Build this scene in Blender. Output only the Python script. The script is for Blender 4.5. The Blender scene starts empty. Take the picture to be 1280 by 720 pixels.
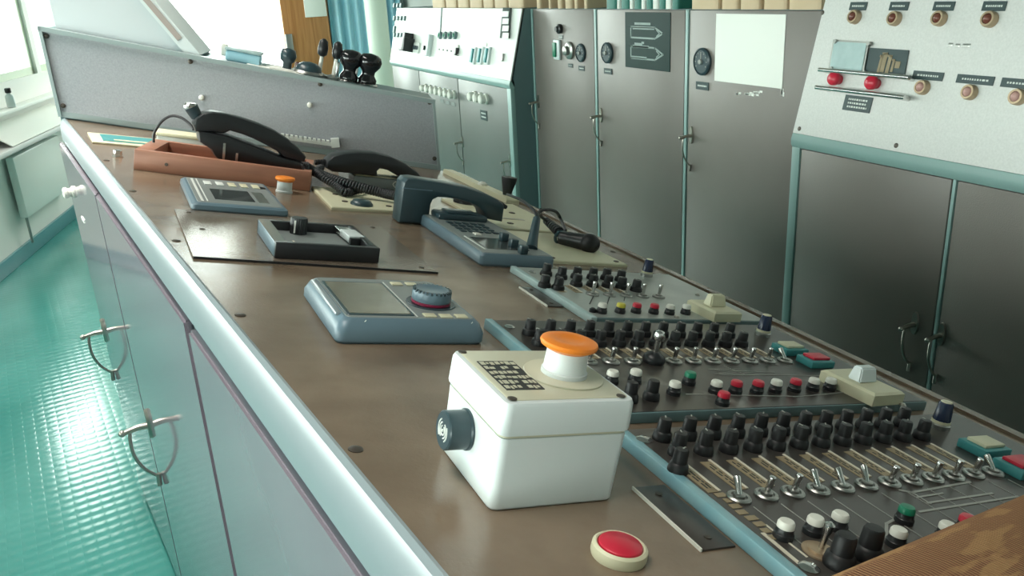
import bpy, bmesh, math, random
from mathutils import Vector, Matrix, Euler
random.seed(7)
C = bpy.context.scene.collection
PI = math.pi

# ------------------------------------------------------------------ camera frame
F = 1048.0
def ray0(px, py): return Vector((px-640.0, py-360.0, F))
_dn = ray0(800, 3250).normalized()
_w = ray0(130, 8); _w = (_w - _dn*_w.dot(_dn)).normalized()
_up = -_dn
_rt = _w.cross(_up).normalized()
CAM = Vector((0, 0, 1.3915))
def dv(px, py):
    r = ray0(px, py); return Vector((_rt.dot(r), _w.dot(r), _up.dot(r)))
cx = Vector((_rt.x, _w.x, _up.x)); cy = -Vector((_rt.y, _w.y, _up.y)); cz = -Vector((_rt.z, _w.z, _up.z))
cam_d = bpy.data.cameras.new('camera'); cam = bpy.data.objects.new('camera', cam_d); C.objects.link(cam)
m = Matrix.Identity(4)
for i in range(3): m[i][0] = cx[i]; m[i][1] = cy[i]; m[i][2] = cz[i]; m[i][3] = CAM[i]
cam.matrix_world = m
cam_d.sensor_width = 36; cam_d.lens = F/1280*36; cam_d.clip_start = 0.02
bpy.context.scene.camera = cam

# sloping console top: u across (downhill to the right), v along, w off the surface
TH = math.radians(13.32); CT, ST = math.cos(TH), math.sin(TH); Z0 = 1.0873
UV = Vector((CT, 0, -ST)); NV = Vector((ST, 0, CT)); OV = Vector((0, 0, Z0))
def W(u, v, w=0): return OV + UV*u + Vector((0, v, 0)) + NV*w
def inv(px, py, w=0):
    r = dv(px, py); o = OV + NV*w; t = (o-CAM).dot(NV)/r.dot(NV); q = CAM + r*t - o
    return q.dot(UV), q.y
def on_plane(px, py, p0, nrm):
    r = dv(px, py); return CAM + r*((p0-CAM).dot(nrm)/r.dot(nrm))
def on_x(px, py, X): return on_plane(px, py, Vector((X, 0, 0)), Vector((1, 0, 0)))
def on_y(px, py, Y): return on_plane(px, py, Vector((0, Y, 0)), Vector((0, 1, 0)))

# ------------------------------------------------------------------ materials
def mat(name, col, rough=.5, metal=0.0, spec=.5, noise=None, bump=None, coat=0.0, coat_rough=.1):
    """noise = (scale, amount, second colour) ; bump = (scale, strength)"""
    M = bpy.data.materials.new(name); M.use_nodes = True
    nt = M.node_tree; b = nt.nodes['Principled BSDF']
    b.inputs['Base Color'].default_value = (*col, 1); b.inputs['Roughness'].default_value = rough
    b.inputs['Metallic'].default_value = metal; b.inputs['Specular IOR Level'].default_value = spec
    b.inputs['Coat Weight'].default_value = coat; b.inputs['Coat Roughness'].default_value = coat_rough
    tc = nt.nodes.new('ShaderNodeTexCoord')
    if noise:
        n = nt.nodes.new('ShaderNodeTexNoise'); n.inputs['Scale'].default_value = noise[0]; n.inputs['Detail'].default_value = 5
        nt.links.new(tc.outputs['Object'], n.inputs['Vector'])
        r = nt.nodes.new('ShaderNodeValToRGB'); r.color_ramp.elements[0].position = .5-noise[1]; r.color_ramp.elements[1].position = .5+noise[1]
        r.color_ramp.elements[0].color = (*col, 1); r.color_ramp.elements[1].color = (*noise[2], 1)
        nt.links.new(n.outputs['Fac'], r.inputs['Fac']); nt.links.new(r.outputs['Color'], b.inputs['Base Color'])
    if bump:
        n2 = nt.nodes.new('ShaderNodeTexNoise'); n2.inputs['Scale'].default_value = bump[0]; n2.inputs['Detail'].default_value = 3
        nt.links.new(tc.outputs['Object'], n2.inputs['Vector'])
        bp = nt.nodes.new('ShaderNodeBump'); bp.inputs['Strength'].default_value = bump[1]; bp.inputs['Distance'].default_value = .002
        nt.links.new(n2.outputs['Fac'], bp.inputs['Height']); nt.links.new(bp.outputs['Normal'], b.inputs['Normal'])
    return M
def wood(name, c1, c2, rough=.45, scale=(3, 40, 40)):
    M = mat(name, c1, rough); nt = M.node_tree; b = nt.nodes['Principled BSDF']
    tc = nt.nodes.new('ShaderNodeTexCoord'); mp = nt.nodes.new('ShaderNodeMapping'); mp.inputs['Scale'].default_value = scale
    n = nt.nodes.new('ShaderNodeTexNoise'); n.inputs['Scale'].default_value = 1.5; n.inputs['Detail'].default_value = 6; n.inputs['Distortion'].default_value = .6
    r = nt.nodes.new('ShaderNodeValToRGB'); r.color_ramp.elements[0].position = .3; r.color_ramp.elements[1].position = .7
    r.color_ramp.elements[0].color = (*c1, 1); r.color_ramp.elements[1].color = (*c2, 1)
    nt.links.new(tc.outputs['Object'], mp.inputs['Vector']); nt.links.new(mp.outputs['Vector'], n.inputs['Vector'])
    nt.links.new(n.outputs['Fac'], r.inputs['Fac']); nt.links.new(r.outputs['Color'], b.inputs['Base Color'])
    return M
MT = {}
MT['console'] = mat('console_paint', (.155, .112, .076), .21, 0, .65, (9, .16, (.245, .182, .126)), (260, .08))
MT['hammer'] = mat('grey_hammered_paint', (.32, .34, .365), .38, 0, .5, (220, .2, (.39, .41, .435)), (320, .25))
MT['door'] = mat('brown_grey_cabinet_paint', (.18, .158, .14), .36, 0, .55, (5, .3, (.205, .182, .163)), (300, .2))
MT['panel_light'] = mat('pale_panel_paint', (.70, .70, .675), .42, 0, .5, (200, .2, (.78, .78, .755)), (300, .2))
MT['panel_white'] = mat('white_panel_paint', (.66, .69, .65), .4)
MT['door_green'] = mat('grey_green_cabinet_paint', (.14, .155, .145), .36, 0, .55, (5, .3, (.16, .178, .167)), (300, .2))
MT['left_door'] = mat('glossy_lilac_grey_paint', (.225, .19, .225), .06, 0, .6, (6, .3, (.25, .215, .25)), (200, .01))
MT['teal_trim'] = mat('teal_grey_trim_paint', (.27, .42, .40), .35)
MT['teal_side'] = mat('teal_grey_side_paint', (.13, .21, .22), .4)
MT['alu'] = mat('pale_edge_trim_paint', (.25, .30, .32), .28, .0, .6)
MT['dark_gap'] = mat('dark_gap', (.012, .016, .017), .6)
MT['cream'] = mat('cream_plastic', (.72, .70, .50), .42, 0, .5, (9, .3, (.66, .63, .44)))
MT['white_pl'] = mat('white_plastic', (.72, .79, .79), .33, 0, .5)
MT['pale_yellow'] = mat('pale_yellow_plastic', (.62, .62, .47), .36, 0, .5, (12, .35, (.56, .55, .42)))
MT['bluegrey'] = mat('blue_grey_plastic', (.125, .195, .24), .36, 0, .5)
MT['greypl'] = mat('grey_keypad_plastic', (.235, .265, .26), .4, 0, .5)
MT['dteal'] = mat('dark_teal_plastic', (.030, .058, .070), .32, 0, .55)
MT['black'] = mat('black_plastic', (.018, .02, .022), .35, 0, .5)
MT['black_matte'] = mat('matte_black_knob_plastic', (.009, .010, .011), .45, 0, .4, (60, .2, (.018, .019, .02)))
MT['blackgloss'] = mat('glossy_black_bakelite', (.012, .012, .014), .12, 0, .6)
MT['rubber'] = mat('black_rubber_cord', (.015, .017, .02), .5)
MT['chrome'] = mat('worn_chrome', (.66, .66, .64), .22, 1.0)
MT['steel'] = mat('dull_steel', (.42, .42, .40), .36, 1.0, .5)
MT['bronze'] = mat('tarnished_handle_metal', (.50, .47, .42), .3, 1.0)
MT['orange'] = mat('orange_plastic', (.86, .24, .02), .4, 0, .5)
MT['red'] = mat('red_plastic', (.62, .015, .035), .32, 0, .5)
MT['redcap'] = mat('red_button_cap', (.60, .02, .05), .35)
MT['pink'] = mat('faded_pink_lens', (.62, .36, .32), .3)
MT['brownlens'] = mat('brown_lamp_lens', (.20, .07, .05), .25)
MT['ring'] = mat('brass_ring', (.48, .36, .24), .35, .6)
MT['maroon'] = mat('maroon_band', (.25, .01, .05), .4)
MT['yellow'] = mat('yellow_button_cap', (.62, .55, .06), .35)
MT['green'] = mat('green_button_cap', (.01, .22, .12), .35)
MT['tealpl'] = mat('teal_plastic', (.06, .30, .31), .4)
MT['whitecap'] = mat('white_button_cap', (.82, .82, .74), .35)
MT['navy'] = mat('navy_knob_plastic', (.015, .025, .06), .25)
MT['wood_tray'] = wood('red_brown_wood', (.31, .135, .085), (.44, .205, .13), .42, (4, 30, 30))
MT['wood_far'] = wood('orange_wood_panel', (.42, .17, .05), (.58, .27, .10), .4, (30, 30, 2))
MT['m_dark'] = mat('dark_panel_face', (.05, .046, .042), .3, 0, .5, (9, .3, (.075, .066, .058)))
MT['m_brown'] = mat('worn_dark_panel_face', (.045, .040, .035), .3, 0, .45, (8, .22, (.08, .072, .065)))
MT['m_grey'] = mat('grey_green_panel_face', (.29, .32, .30), .28, 0, .6, (11, .2, (.44, .47, .43)))
MT['rail'] = mat('sky_blue_rail_paint', (.20, .40, .46), .3, 0, .5, (30, .1, (.25, .44, .48)))
MT['rail_pale'] = mat('pale_blue_rail_paint', (.50, .64, .64), .4, 0, .5, (40, .3, (.38, .52, .52)))
MT['strip'] = mat('tan_label_strip', (.36, .29, .18), .5, 0, .4, (60, .3, (.28, .22, .13)))
MT['whiteline'] = mat('pale_line_paint', (.78, .73, .60), .5)
MT['greyline'] = mat('grey_line_paint', (.36, .37, .34), .5)
MT['lens_glass'] = mat('display_glass', (.17, .16, .12), .04, 0, .8, (9, .1, (.24, .22, .16)))
MT['dark_disp'] = mat('dark_display_glass', (.06, .075, .075), .08, 0, .7)
MT['plate'] = mat('thin_brown_metal_plate', (.21, .165, .125), .2, .25, .6, (8, .3, (.25, .20, .155)), (240, .06))
MT['poster'] = mat('dark_green_poster', (.014, .036, .034), .45, 0, .15, (3, .3, (.03, .06, .055)))
MT['paper'] = mat('white_paper', (.93, .94, .88), .7)
MT['label'] = mat('dark_label_plate', (.05, .078, .082), .35)
MT['labeltext'] = mat('pale_label_lettering', (.70, .74, .70), .5)
MT['ink'] = mat('black_ink', (.03, .035, .035), .6)
MT['tan'] = mat('tan_binder_paper', (.62, .47, .29), .6, 0, .4, (8, .3, (.70, .55, .37)))
MT['greenbook'] = mat('green_binder_cloth', (.03, .20, .16), .5)
MT['curtain'] = mat('blue_curtain_cloth', (.42, .72, .83), .8, 0, .2)
MT['frame_grey'] = mat('grey_teal_frame_paint', (.30, .37, .37), .35)
MT['outline'] = mat('faded_outline_ink', (.30, .38, .36), .5)
MT['m_glare_worn'] = mat('glare_worn_dark_panel_face', (.045, .040, .035), .3, 0, .5, (10, .12, (.045, .040, .035)))  # pale blotches paint in reflections along with wear
_r = [n for n in MT['m_glare_worn'].node_tree.nodes if n.type == 'VALTORGB'][0].color_ramp
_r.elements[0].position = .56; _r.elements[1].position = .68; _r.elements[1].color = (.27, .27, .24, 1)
MT['dull'] = mat('dull_brown_grey_label', (.42, .36, .33), .5)
MT['dark_screw'] = mat('dull_dark_screw_metal', (.11, .095, .08), .45, .6)
MT['hood'] = mat('pale_grey_hood_paint', (.60, .66, .68), .4)
MT['radiator'] = mat('pale_green_enamel', (.86, .88, .84), .35)
MT['wall'] = mat('grey_wall_paint', (.68, .67, .66), .6)
MT['cream_wall'] = mat('cream_wall_paint', (.84, .83, .79), .6)
MT['ceil'] = mat('ceiling_paint', (.34, .35, .33), .7)
MT['frame_w'] = mat('pale_green_window_frame', (.66, .74, .58), .5)
MT['skirt'] = mat('teal_skirting', (.10, .27, .30), .3)
MT['pipe'] = mat('pale_green_pipe_paint', (.66, .76, .64), .35)

# floor : teal studded rubber
def floor_mat():
    M = mat('teal_studded_rubber', (.025, .31, .255), .17, 0, .6); nt = M.node_tree; b = nt.nodes['Principled BSDF']
    tc = nt.nodes.new('ShaderNodeTexCoord')
    mp = nt.nodes.new('ShaderNodeMapping'); mp.inputs['Rotation'].default_value = (0, 0, math.radians(-7.6)); mp.inputs['Scale'].default_value = (28, 24, 1)
    sx = nt.nodes.new('ShaderNodeSeparateXYZ'); nt.links.new(tc.outputs['Object'], mp.inputs['Vector']); nt.links.new(mp.outputs['Vector'], sx.inputs[0])
    def mth(op, a, b=None):
        k = nt.nodes.new('ShaderNodeMath'); k.operation = op
        for i_, v_ in enumerate((a, b)):
            if v_ is None: continue
            if isinstance(v_, (int, float)): k.inputs[i_].default_value = v_
            else: nt.links.new(v_, k.inputs[i_])
        return k.outputs[0]
    fx = mth('ABSOLUTE', mth('SINE', mth('MULTIPLY', sx.outputs['X'], PI)))
    fy = mth('MULTIPLY', mth('ADD', mth('SINE', mth('MULTIPLY', sx.outputs['Y'], 2*PI)), 1.0), .5)
    hh = mth('MULTIPLY', mth('POWER', fx, .35), fy)                 # rows of small raised studs
    bp = nt.nodes.new('ShaderNodeBump'); bp.inputs['Strength'].default_value = .14; bp.inputs['Distance'].default_value = .004
    nt.links.new(hh, bp.inputs['Height']); nt.links.new(bp.outputs['Normal'], b.inputs['Normal'])
    n = nt.nodes.new('ShaderNodeTexNoise'); n.inputs['Scale'].default_value = 2.2; n.inputs['Detail'].default_value = 4
    r = nt.nodes.new('ShaderNodeValToRGB'); r.color_ramp.elements[0].color = (.045, .24, .215, 1); r.color_ramp.elements[1].color = (.07, .30, .27, 1)
    r.color_ramp.elements[0].position = .35; r.color_ramp.elements[1].position = .7
    nt.links.new(tc.outputs['Object'], n.inputs['Vector']); nt.links.new(n.outputs['Fac'], r.inputs['Fac']); nt.links.new(r.outputs['Color'], b.inputs['Base Color'])
    return M
MT['floor'] = floor_mat()
def cloth_mat():
    M = mat('brown_woven_cloth', (.30, .16, .07), .9, 0, .1); nt = M.node_tree; b = nt.nodes['Principled BSDF']
    tc = nt.nodes.new('ShaderNodeTexCoord')
    w1 = nt.nodes.new('ShaderNodeTexWave'); w1.bands_direction = 'X'; w1.inputs['Scale'].default_value = 95; w1.inputs['Distortion'].default_value = 1.2; w1.inputs['Detail'].default_value = 2
    n = nt.nodes.new('ShaderNodeTexNoise'); n.inputs['Scale'].default_value = 22; n.inputs['Detail'].default_value = 3
    mp = nt.nodes.new('ShaderNodeMapping'); mp.inputs['Scale'].default_value = (.45, 2.2, 1); mp.inputs['Rotation'].default_value = (0, 0, .12)
    nt.links.new(tc.outputs['Object'], w1.inputs['Vector']); nt.links.new(tc.outputs['Object'], mp.inputs['Vector']); nt.links.new(mp.outputs['Vector'], n.inputs['Vector'])
    st = nt.nodes.new('ShaderNodeValToRGB'); st.color_ramp.elements[0].position = .49; st.color_ramp.elements[1].position = .52
    nt.links.new(n.outputs['Fac'], st.inputs['Fac'])
    ml = nt.nodes.new('ShaderNodeMath'); ml.operation = 'MULTIPLY'
    nt.links.new(w1.outputs['Fac'], ml.inputs[0]); nt.links.new(st.outputs['Color'], ml.inputs[1])
    mx = nt.nodes.new('ShaderNodeMix'); mx.data_type = 'RGBA'
    mx.inputs['A'].default_value = (.46, .26, .125, 1); mx.inputs['B'].default_value = (.20, .085, .06, 1)
    nt.links.new(ml.outputs[0], mx.inputs['Factor']); nt.links.new(mx.outputs['Result'], b.inputs['Base Color'])
    bp = nt.nodes.new('ShaderNodeBump'); bp.inputs['Strength'].default_value = .5; bp.inputs['Distance'].default_value = .002
    nt.links.new(w1.outputs['Fac'], bp.inputs['Height']); nt.links.new(bp.outputs['Normal'], b.inputs['Normal'])
    return M
MT['cloth'] = cloth_mat()
def glass_mat():
    M = bpy.data.materials.new('window_glass'); M.use_nodes = True; nt = M.node_tree
    nt.nodes.remove(nt.nodes['Principled BSDF']); out = nt.nodes['Material Output']
    t = nt.nodes.new('ShaderNodeBsdfTransparent'); t.inputs['Color'].default_value = (.96, .99, .97, 1)
    g = nt.nodes.new('ShaderNodeBsdfGlossy'); g.inputs['Roughness'].default_value = .02
    mx = nt.nodes.new('ShaderNodeMixShader'); mx.inputs['Fac'].default_value = .06
    nt.links.new(t.outputs[0], mx.inputs[1]); nt.links.new(g.outputs[0], mx.inputs[2]); nt.links.new(mx.outputs[0], out.inputs['Surface'])
    return M
MT['glass'] = glass_mat()

# ------------------------------------------------------------------ mesh builder
class MB:
    def __init__(s): s.bm = bmesh.new(); s.M = Matrix.Identity(4)
    def at(s, loc=(0, 0, 0), rot=(0, 0, 0)): s.M = Matrix.Translation(Vector(loc)) @ Euler(rot).to_matrix().to_4x4(); return s
    def box(s, x0, x1, y0, y1, z0, z1, bev=0, seg=2):
        r = bmesh.ops.create_cube(s.bm, size=1.0); vs = r['verts']
        for v in vs: v.co = Vector(((x0+x1)/2+v.co.x*(x1-x0), (y0+y1)/2+v.co.y*(y1-y0), (z0+z1)/2+v.co.z*(z1-z0)))
        if bev:
            es = list({e for v in vs for e in v.link_edges})
            rr = bmesh.ops.bevel(s.bm, geom=es, offset=bev, segments=seg, profile=.5, affect='EDGES')
            vs = list({v for f in rr['faces'] for v in f.verts} | {v for v in vs if v.is_valid})
        for v in vs: v.co = s.M @ v.co
        return s
    def _rings(s, rings, closed=True, cap0=True, cap1=True):
        n = len(rings[0]); V = [[s.bm.verts.new(s.M @ Vector(p)) for p in r] for r in rings]
        for a, b in zip(V, V[1:]):
            for i in range(n if closed else n-1):
                j = (i+1) % n
                try: s.bm.faces.new((a[i], a[j], b[j], b[i]))
                except ValueError: pass
        if closed and cap0: s.bm.faces.new(V[0][::-1])
        if closed and cap1: s.bm.faces.new(V[-1])
        return s
    def lathe(s, prof, seg=20, o=(0, 0, 0), cap0=True, cap1=True, sx=1, sy=1):
        rings = [[(o[0]+max(r, 1e-5)*sx*math.cos(2*PI*i/seg), o[1]+max(r, 1e-5)*sy*math.sin(2*PI*i/seg), o[2]+z) for i in range(seg)] for r, z in prof]
        return s._rings(rings, True, cap0, cap1)
    def cyl(s, p0, p1, r0, r1=None, seg=14):
        return s.tube([p0, p1], r0, seg, r_end=r1, smooth=0)
    def tube(s, pts, r, seg=8, r_end=None, smooth=6):
        P = [Vector(p) for p in pts]
        if smooth and len(P) > 2:
            Q = []
            for i in range(len(P)-1):
                a = P[max(i-1, 0)]; b = P[i]; c = P[i+1]; d = P[min(i+2, len(P)-1)]
                for k in range(smooth):
                    t = k/smooth
                    Q.append(.5*((2*b)+(c-a)*t+(2*a-5*b+4*c-d)*t*t+(3*b-a-3*c+d)*t**3))
            Q.append(P[-1]); P = Q
        T = [(P[min(i+1, len(P)-1)]-P[max(i-1, 0)]).normalized() for i in range(len(P))]
        x = T[0].orthogonal().normalized(); rings = []
        for i, (p, t) in enumerate(zip(P, T)):
            x = (x-t*x.dot(t)).normalized(); y = t.cross(x)
            rr = r if r_end is None else r+(r_end-r)*i/(len(P)-1)
            rings.append([p+(x*math.cos(2*PI*k/seg)+y*math.sin(2*PI*k/seg))*rr for k in range(seg)])
        return s._rings(rings)
    def extrude(s, poly, vec):
        vec = Vector(vec); a = [Vector(p) for p in poly]
        return s._rings([a, [p+vec for p in a]])
    def ball(s, c, r, sc=(1, 1, 1), seg=14):
        n = seg//2; rings = []
        for k in range(n+1):
            t = PI*k/n
            rings.append([(c[0]+sc[0]*r*max(math.sin(t), 1e-4)*math.cos(2*PI*i/seg), c[1]+sc[1]*r*max(math.sin(t), 1e-4)*math.sin(2*PI*i/seg), c[2]-sc[2]*r*math.cos(t)) for i in range(seg)])
        return s._rings(rings)
    def loft(s, secs, seg=18, pw=.6):
        """secs: (centre, axis_a, half_a, axis_b, half_b) super-ellipse sections"""
        rings = []
        for c, a, ha, b, hb in secs:
            c = Vector(c); a = Vector(a).normalized(); b = Vector(b).normalized(); R = []
            for i in range(seg):
                t = 2*PI*i/seg; co, si = math.cos(t), math.sin(t)
                R.append(c+a*ha*math.copysign(abs(co)**pw, co)+b*hb*math.copysign(abs(si)**pw, si))
            rings.append(R)
        return s._rings(rings)
    def mesh(s, name, material, sharp=38):
        bmesh.ops.recalc_face_normals(s.bm, faces=s.bm.faces[:])
        me = bpy.data.meshes.new(name); s.bm.to_mesh(me); s.bm.free()
        me.materials.append(MT[material] if isinstance(material, str) else material)
        for p in me.polygons: p.use_smooth = True
        me.set_sharp_from_angle(angle=math.radians(sharp))
        return me
    def build(s, name, material, parent=None, sharp=38): return ob(name, s.mesh(name, material, sharp), parent)
def ob(name, me, parent=None, loc=None, rot=None, kind=None, label=None):
    o = bpy.data.objects.new(name, me); C.objects.link(o)
    if parent: o.parent = parent
    if loc is not None: o.location = loc
    if rot is not None: o.rotation_euler = rot
    if kind: o['kind'] = kind
    if label: o['label'] = label
    return o
def thing(name, label, cat, loc=(0, 0, 0), rot=(0, 0, 0), group=None):
    o = bpy.data.objects.new(name, None); C.objects.link(o); o.location = loc; o.rotation_euler = rot
    o.empty_display_size = .02; o['label'] = label; o['category'] = cat
    if group: o['group'] = group
    return o
def on_console(name, label, cat, u, v, w=0, rz=0, group=None):
    e = (Matrix.Rotation(TH, 3, 'Y') @ Matrix.Rotation(rz, 3, 'Z')).to_euler()
    return thing(name, label, cat, W(u, v, w), e, group)
def tag(o, label, cat, group=None):
    o['label'] = label; o['category'] = cat
    if group: o['group'] = group
    return o
def struct(o): o['kind'] = 'structure'; return o

# ------------------------------------------------------------------ room shell
B0 = Vector((-.806, 5.2, 0)); TW = Vector((.345, 1.4, 0)).normalized(); NW = Vector((TW.y, -TW.x, 0))
rotW = math.atan2(TW.y, TW.x)           # local x along the window wall, local -y into the room
def wall_frame(mb): return mb.at(B0, (0, 0, rotW))
YF = 7.5; YB = -3.0; XR = 2.4; HC = 2.62
SA, SB = -8.6, 2.38                      # window wall from s=SA to s=SB
SILL, HEAD = 1.0, 1.86
struct(MB().box(-4.2, XR+.2, YB-.2, YF+.2, -.1, 0).build('floor', 'floor'))
struct(MB().box(-4.2, XR+.2, YB-.2, YF+.2, HC, HC+.1).build('ceiling', 'ceil'))
struct(MB().box(XR, XR+.12, YB-.2, YF+.2, 0, HC).build('wall_right', 'cream_wall'))
struct(MB().box(-4.2, XR, YB-.12, YB, 0, HC).build('wall_back', 'wall'))
wl = wall_frame(MB()); wl.box(SA, SB, 0, .1, 0, SILL).box(SA, SB, 0, .1, HEAD, HC)
WINS = [(-8.3, -7.0), (-6.85, -5.5), (-5.35, -4.0), (-3.85, -2.5), (-2.35, -1.0), (.16, 1.36), (1.44, 2.32)]; NWIN = len(WINS)
for a, b in zip([SA]+[w[1] for w in WINS], [w[0] for w in WINS]+[SB]): wl.box(a, b, 0, .1, SILL, HEAD)
struct(wl.build('wall_left', 'cream_wall'))
struct(wall_frame(MB()).box(SA, SB, -.02, 0, 0, .085, .004).build('baseboard_left', 'skirt'))
wf = MB(); FX0, FX1 = .3, 1.40
wf.box(-.6, XR, YF, YF+.1, 0, .75).box(-.6, XR, YF, YF+.1, 2.5, HC).box(-.6, FX0, YF, YF+.1, .75, 2.5).box(FX1, XR, YF, YF+.1, .75, 2.5)
struct(wf.build('wall_far', 'cream_wall'))
def window(n, x0, x1, z0, z1, frame):
    f = frame(MB()); t = .045
    f.box(x0, x1, .02, .08, z0, z0+t).box(x0, x1, .02, .08, z1-t, z1).box(x0, x0+t, .02, .08, z0, z1).box(x1-t, x1, .02, .08, z0, z1)
    o = struct(f.build('window_%d' % n, 'frame_w'))
    frame(MB()).box(x0+t, x1-t, .046, .052, z0+t, z1-t).build('pane', 'glass', o)
for i in range(NWIN): window(i+1, WINS[i][0], WINS[i][1], SILL, HEAD, wall_frame)
window(NWIN+1, FX0, FX1, .75, 2.5, lambda mb: mb.at((0, YF, 0)))
# window ledge, radiator and things on the ledge
struct(wall_frame(MB()).box(SA, SB, -.16, 0, .655, .685, .006).build('trim_1', 'wall'))
r = thing('radiator', 'pale green flat panel radiator on the wall below the left window ledge', 'radiator', B0+TW*.84+NW*.012+Vector((0, 0, .24)), (0, 0, rotW))
MB().box(-.42, .42, -.055, -.01, 0, .36, .008).build('panel', 'radiator', r)
MB().box(-.30, -.26, -.012, .012, .05, .31).box(.26, .30, -.012, .012, .05, .31).build('bracket', 'steel', r)
MB().cyl((-.38, -.03, 0), (-.38, -.03, -.16), .008).build('pipe', 'steel', r)
def ledge(px, py, z):
    r = dv(px, py); q = CAM + r*((z-CAM.z)/r.z); d_ = q-B0; return d_.dot(TW), d_.dot(NW)
struct(wall_frame(MB()).box(SA, SB, -.09, 0, .842, .862, .004).build('trim_2', 'cream_wall'))
ch = thing('chart_sheet', 'white sheet of paper leaning on the lower window ledge above the radiator', 'paper', B0+TW*.62+NW*.085+Vector((0, 0, .6855)), (0, 0, rotW))
MB().extrude([(-.40, -.068, .002), (.80, -.068, .002), (.80, .078, .105), (-.40, .078, .105)], (0, -.003, .004)).build('sheet', 'paper', ch)
b0, b1 = ledge(15, 134, .863)
bt = thing('bottle', 'small white bottle with dark cap standing on the far left upper ledge', 'bottle', B0+TW*b0+NW*min(max(b1, .035), .055)+Vector((0, 0, .8625)), (0, 0, rotW))
MB().lathe([(.020, 0), (.024, .004), (.024, .06), (.02, .07), (.010, .078), (.010, .084)], 18).build('body', 'white_pl', bt)
MB().lathe([(.013, .082), (.017, .086), (.017, .108), (.012, .112)], 16).build('cap', 'black', bt)

# ------------------------------------------------------------------ far end of the room
wp = thing('cupboard', 'orange brown wooden cupboard beside the bright far window', 'cupboard', (1.51, YF-.1, 0))
MB().box(-.21, .17, -.08, .098, 0, 2.3, .004).build('body', 'wood_far', wp)
MB().box(-.205, -.15, -.095, -.08, .9, 1.1, .003).build('latch_plate', 'steel', wp)
MB().box(-.02, .16, -.095, -.08, 1.22, 1.75, .004).build('notice_board', 'paper', wp)
def curtain(label, x0, x1, y, n):
    t = thing('curtain', label, 'curtain', (0, y, 0)); mb = MB(); pts = []
    N = n*10
    top = [(x0+(x1-x0)*i/N, .035*math.sin(2*PI*n*i/N)+.012*math.sin(5.1*i/N*n), 0) for i in range(N+1)]
    rings = [[(x, yy*(.7+.3*k)+.008, z) for x, yy, _ in top]+[(x, yy*(.7+.3*k), z) for x, yy, _ in reversed(top)] for k, z in ((1, .18), (.9, .9), (.8, 1.6), (.5, 2.24))]
    mb._rings(rings); mb.build('cloth', 'curtain', t, 80)
    MB().cyl((x0-.01, 0, 2.26), (x1+.01, 0, 2.26), .011).build('rail', 'steel', t)
curtain('wide light blue curtain between the wooden cupboard and the pale pipe', 1.70, 2.05, YF-.14, 4)
curtain('narrow blue curtain between the pale pipe and the white switch desk', 2.12, 2.33, YF-.14, 3)
pp = thing('pillar', 'pale green vertical pipe pillar standing before the blue curtains', 'pillar', (1.945, YF-.7, 0))
MB().lathe([(.088, 0), (.088, HC)], 24).build('tube', 'pipe', pp)
MB().lathe([(.13, 0), (.13, .014), (.092, .02)], 24).build('base_flange', 'pipe', pp)

# ------------------------------------------------------------------ door handle (local: +x out of the door, +z up)
def handle_mesh():
    mb = MB()
    mb.loft([((0, 0, .004), (0, 1, 0), .010, (0, 0, 1), .030), ((.005, 0, .004), (0, 1, 0), .009, (0, 0, 1), .028)], 16, .9)
    mb.tube([(.0, 0, 0), (.02, 0, .002), (.045, 0, -.001)], .0065, 10, .0045)
    mb.ball((.047, 0, -.001), .0062)
    mb.tube([(.034, 0, -.002), (.037, 0, -.02), (.036, 0, -.05), (.026, 0, -.078), (.012, 0, -.096), (.002, 0, -.104)], .003, 8)
    mb.cyl((.004, 0, -.098), (.006, 0, -.122), .0042)
    return mb.mesh('handle', 'bronze')
HANDLE = handle_mesh()

# ------------------------------------------------------------------ main console
def uleft(v): return .127-.132*(v-.402)
UR = .857; VN = -.45
Eo = Vector((-.1584, 2.4948, 0)); Ee = (Vector((.7798, 2.2579, 0))-Eo).normalized(); EN = Vector((-Ee.y, Ee.x, 0))  # EN points away from camera
con = thing('control_console', 'long brown sloping control console with pale metal edge and grey doors', 'console', (.35, 1.0, 0))
CO = Vector((.35, 1.0, 0))
def L(p): return Vector(p)-CO
# top surface slab (follows the end panel at its far side)
LN, LF = Vector(W(uleft(VN), VN)), Vector(W(uleft(2.495), 2.495))
RN, RF = Vector(W(UR, VN)), Vector(W(UR, 2.235))
top = [LN, RN, RF, LF]
def slab(poly, th):
    mb = MB(); mb._rings([[L(p-Vector((0, 0, th))) for p in poly], [L(p) for p in poly]]); return mb
slab(top, .03).build('top_panel', 'console', con, 20)
OFF = .014
bl = [LN+Vector((-OFF+.006, 0, 0)), RN+Vector((-.004, 0, 0)), RF+Vector((-.004, 0, 0)), LF+Vector((-OFF+.006, 0, 0))]
mb = MB(); mb._rings([[L((p.x, p.y, .0)) for p in bl], [L(p-Vector((0, 0, .031))) for p in bl]]); mb.build('body', 'teal_side', con, 20)
# rolled edge trim along the high side
prof = [(0, .0015), (.003, .003), (.008, .001), (.013, -.006), (.017, -.018), (.0185, -.032), (.0185, -.052), (.004, -.052), (.004, -.004)]
d = (LF-LN).normalized(); outv = Vector((-1, -.132, 0)).normalized()
mb = MB(); mb._rings([[L(p0+outv*n+Vector((0, 0, z))) for n, z in prof] for p0 in (LN, LF)]); mb.build('edge_trim', 'alu', con, 25)
# low side edge strip
mb = MB(); mb._rings([[L(W(UR-.012, v, .003)), L(W(UR+.004, v, .003)), L(W(UR+.004, v, -.035)), L(W(UR-.012, v, -.035))] for v in (VN, 2.235)]); mb.build('edge_strip', 'console', con)
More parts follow.
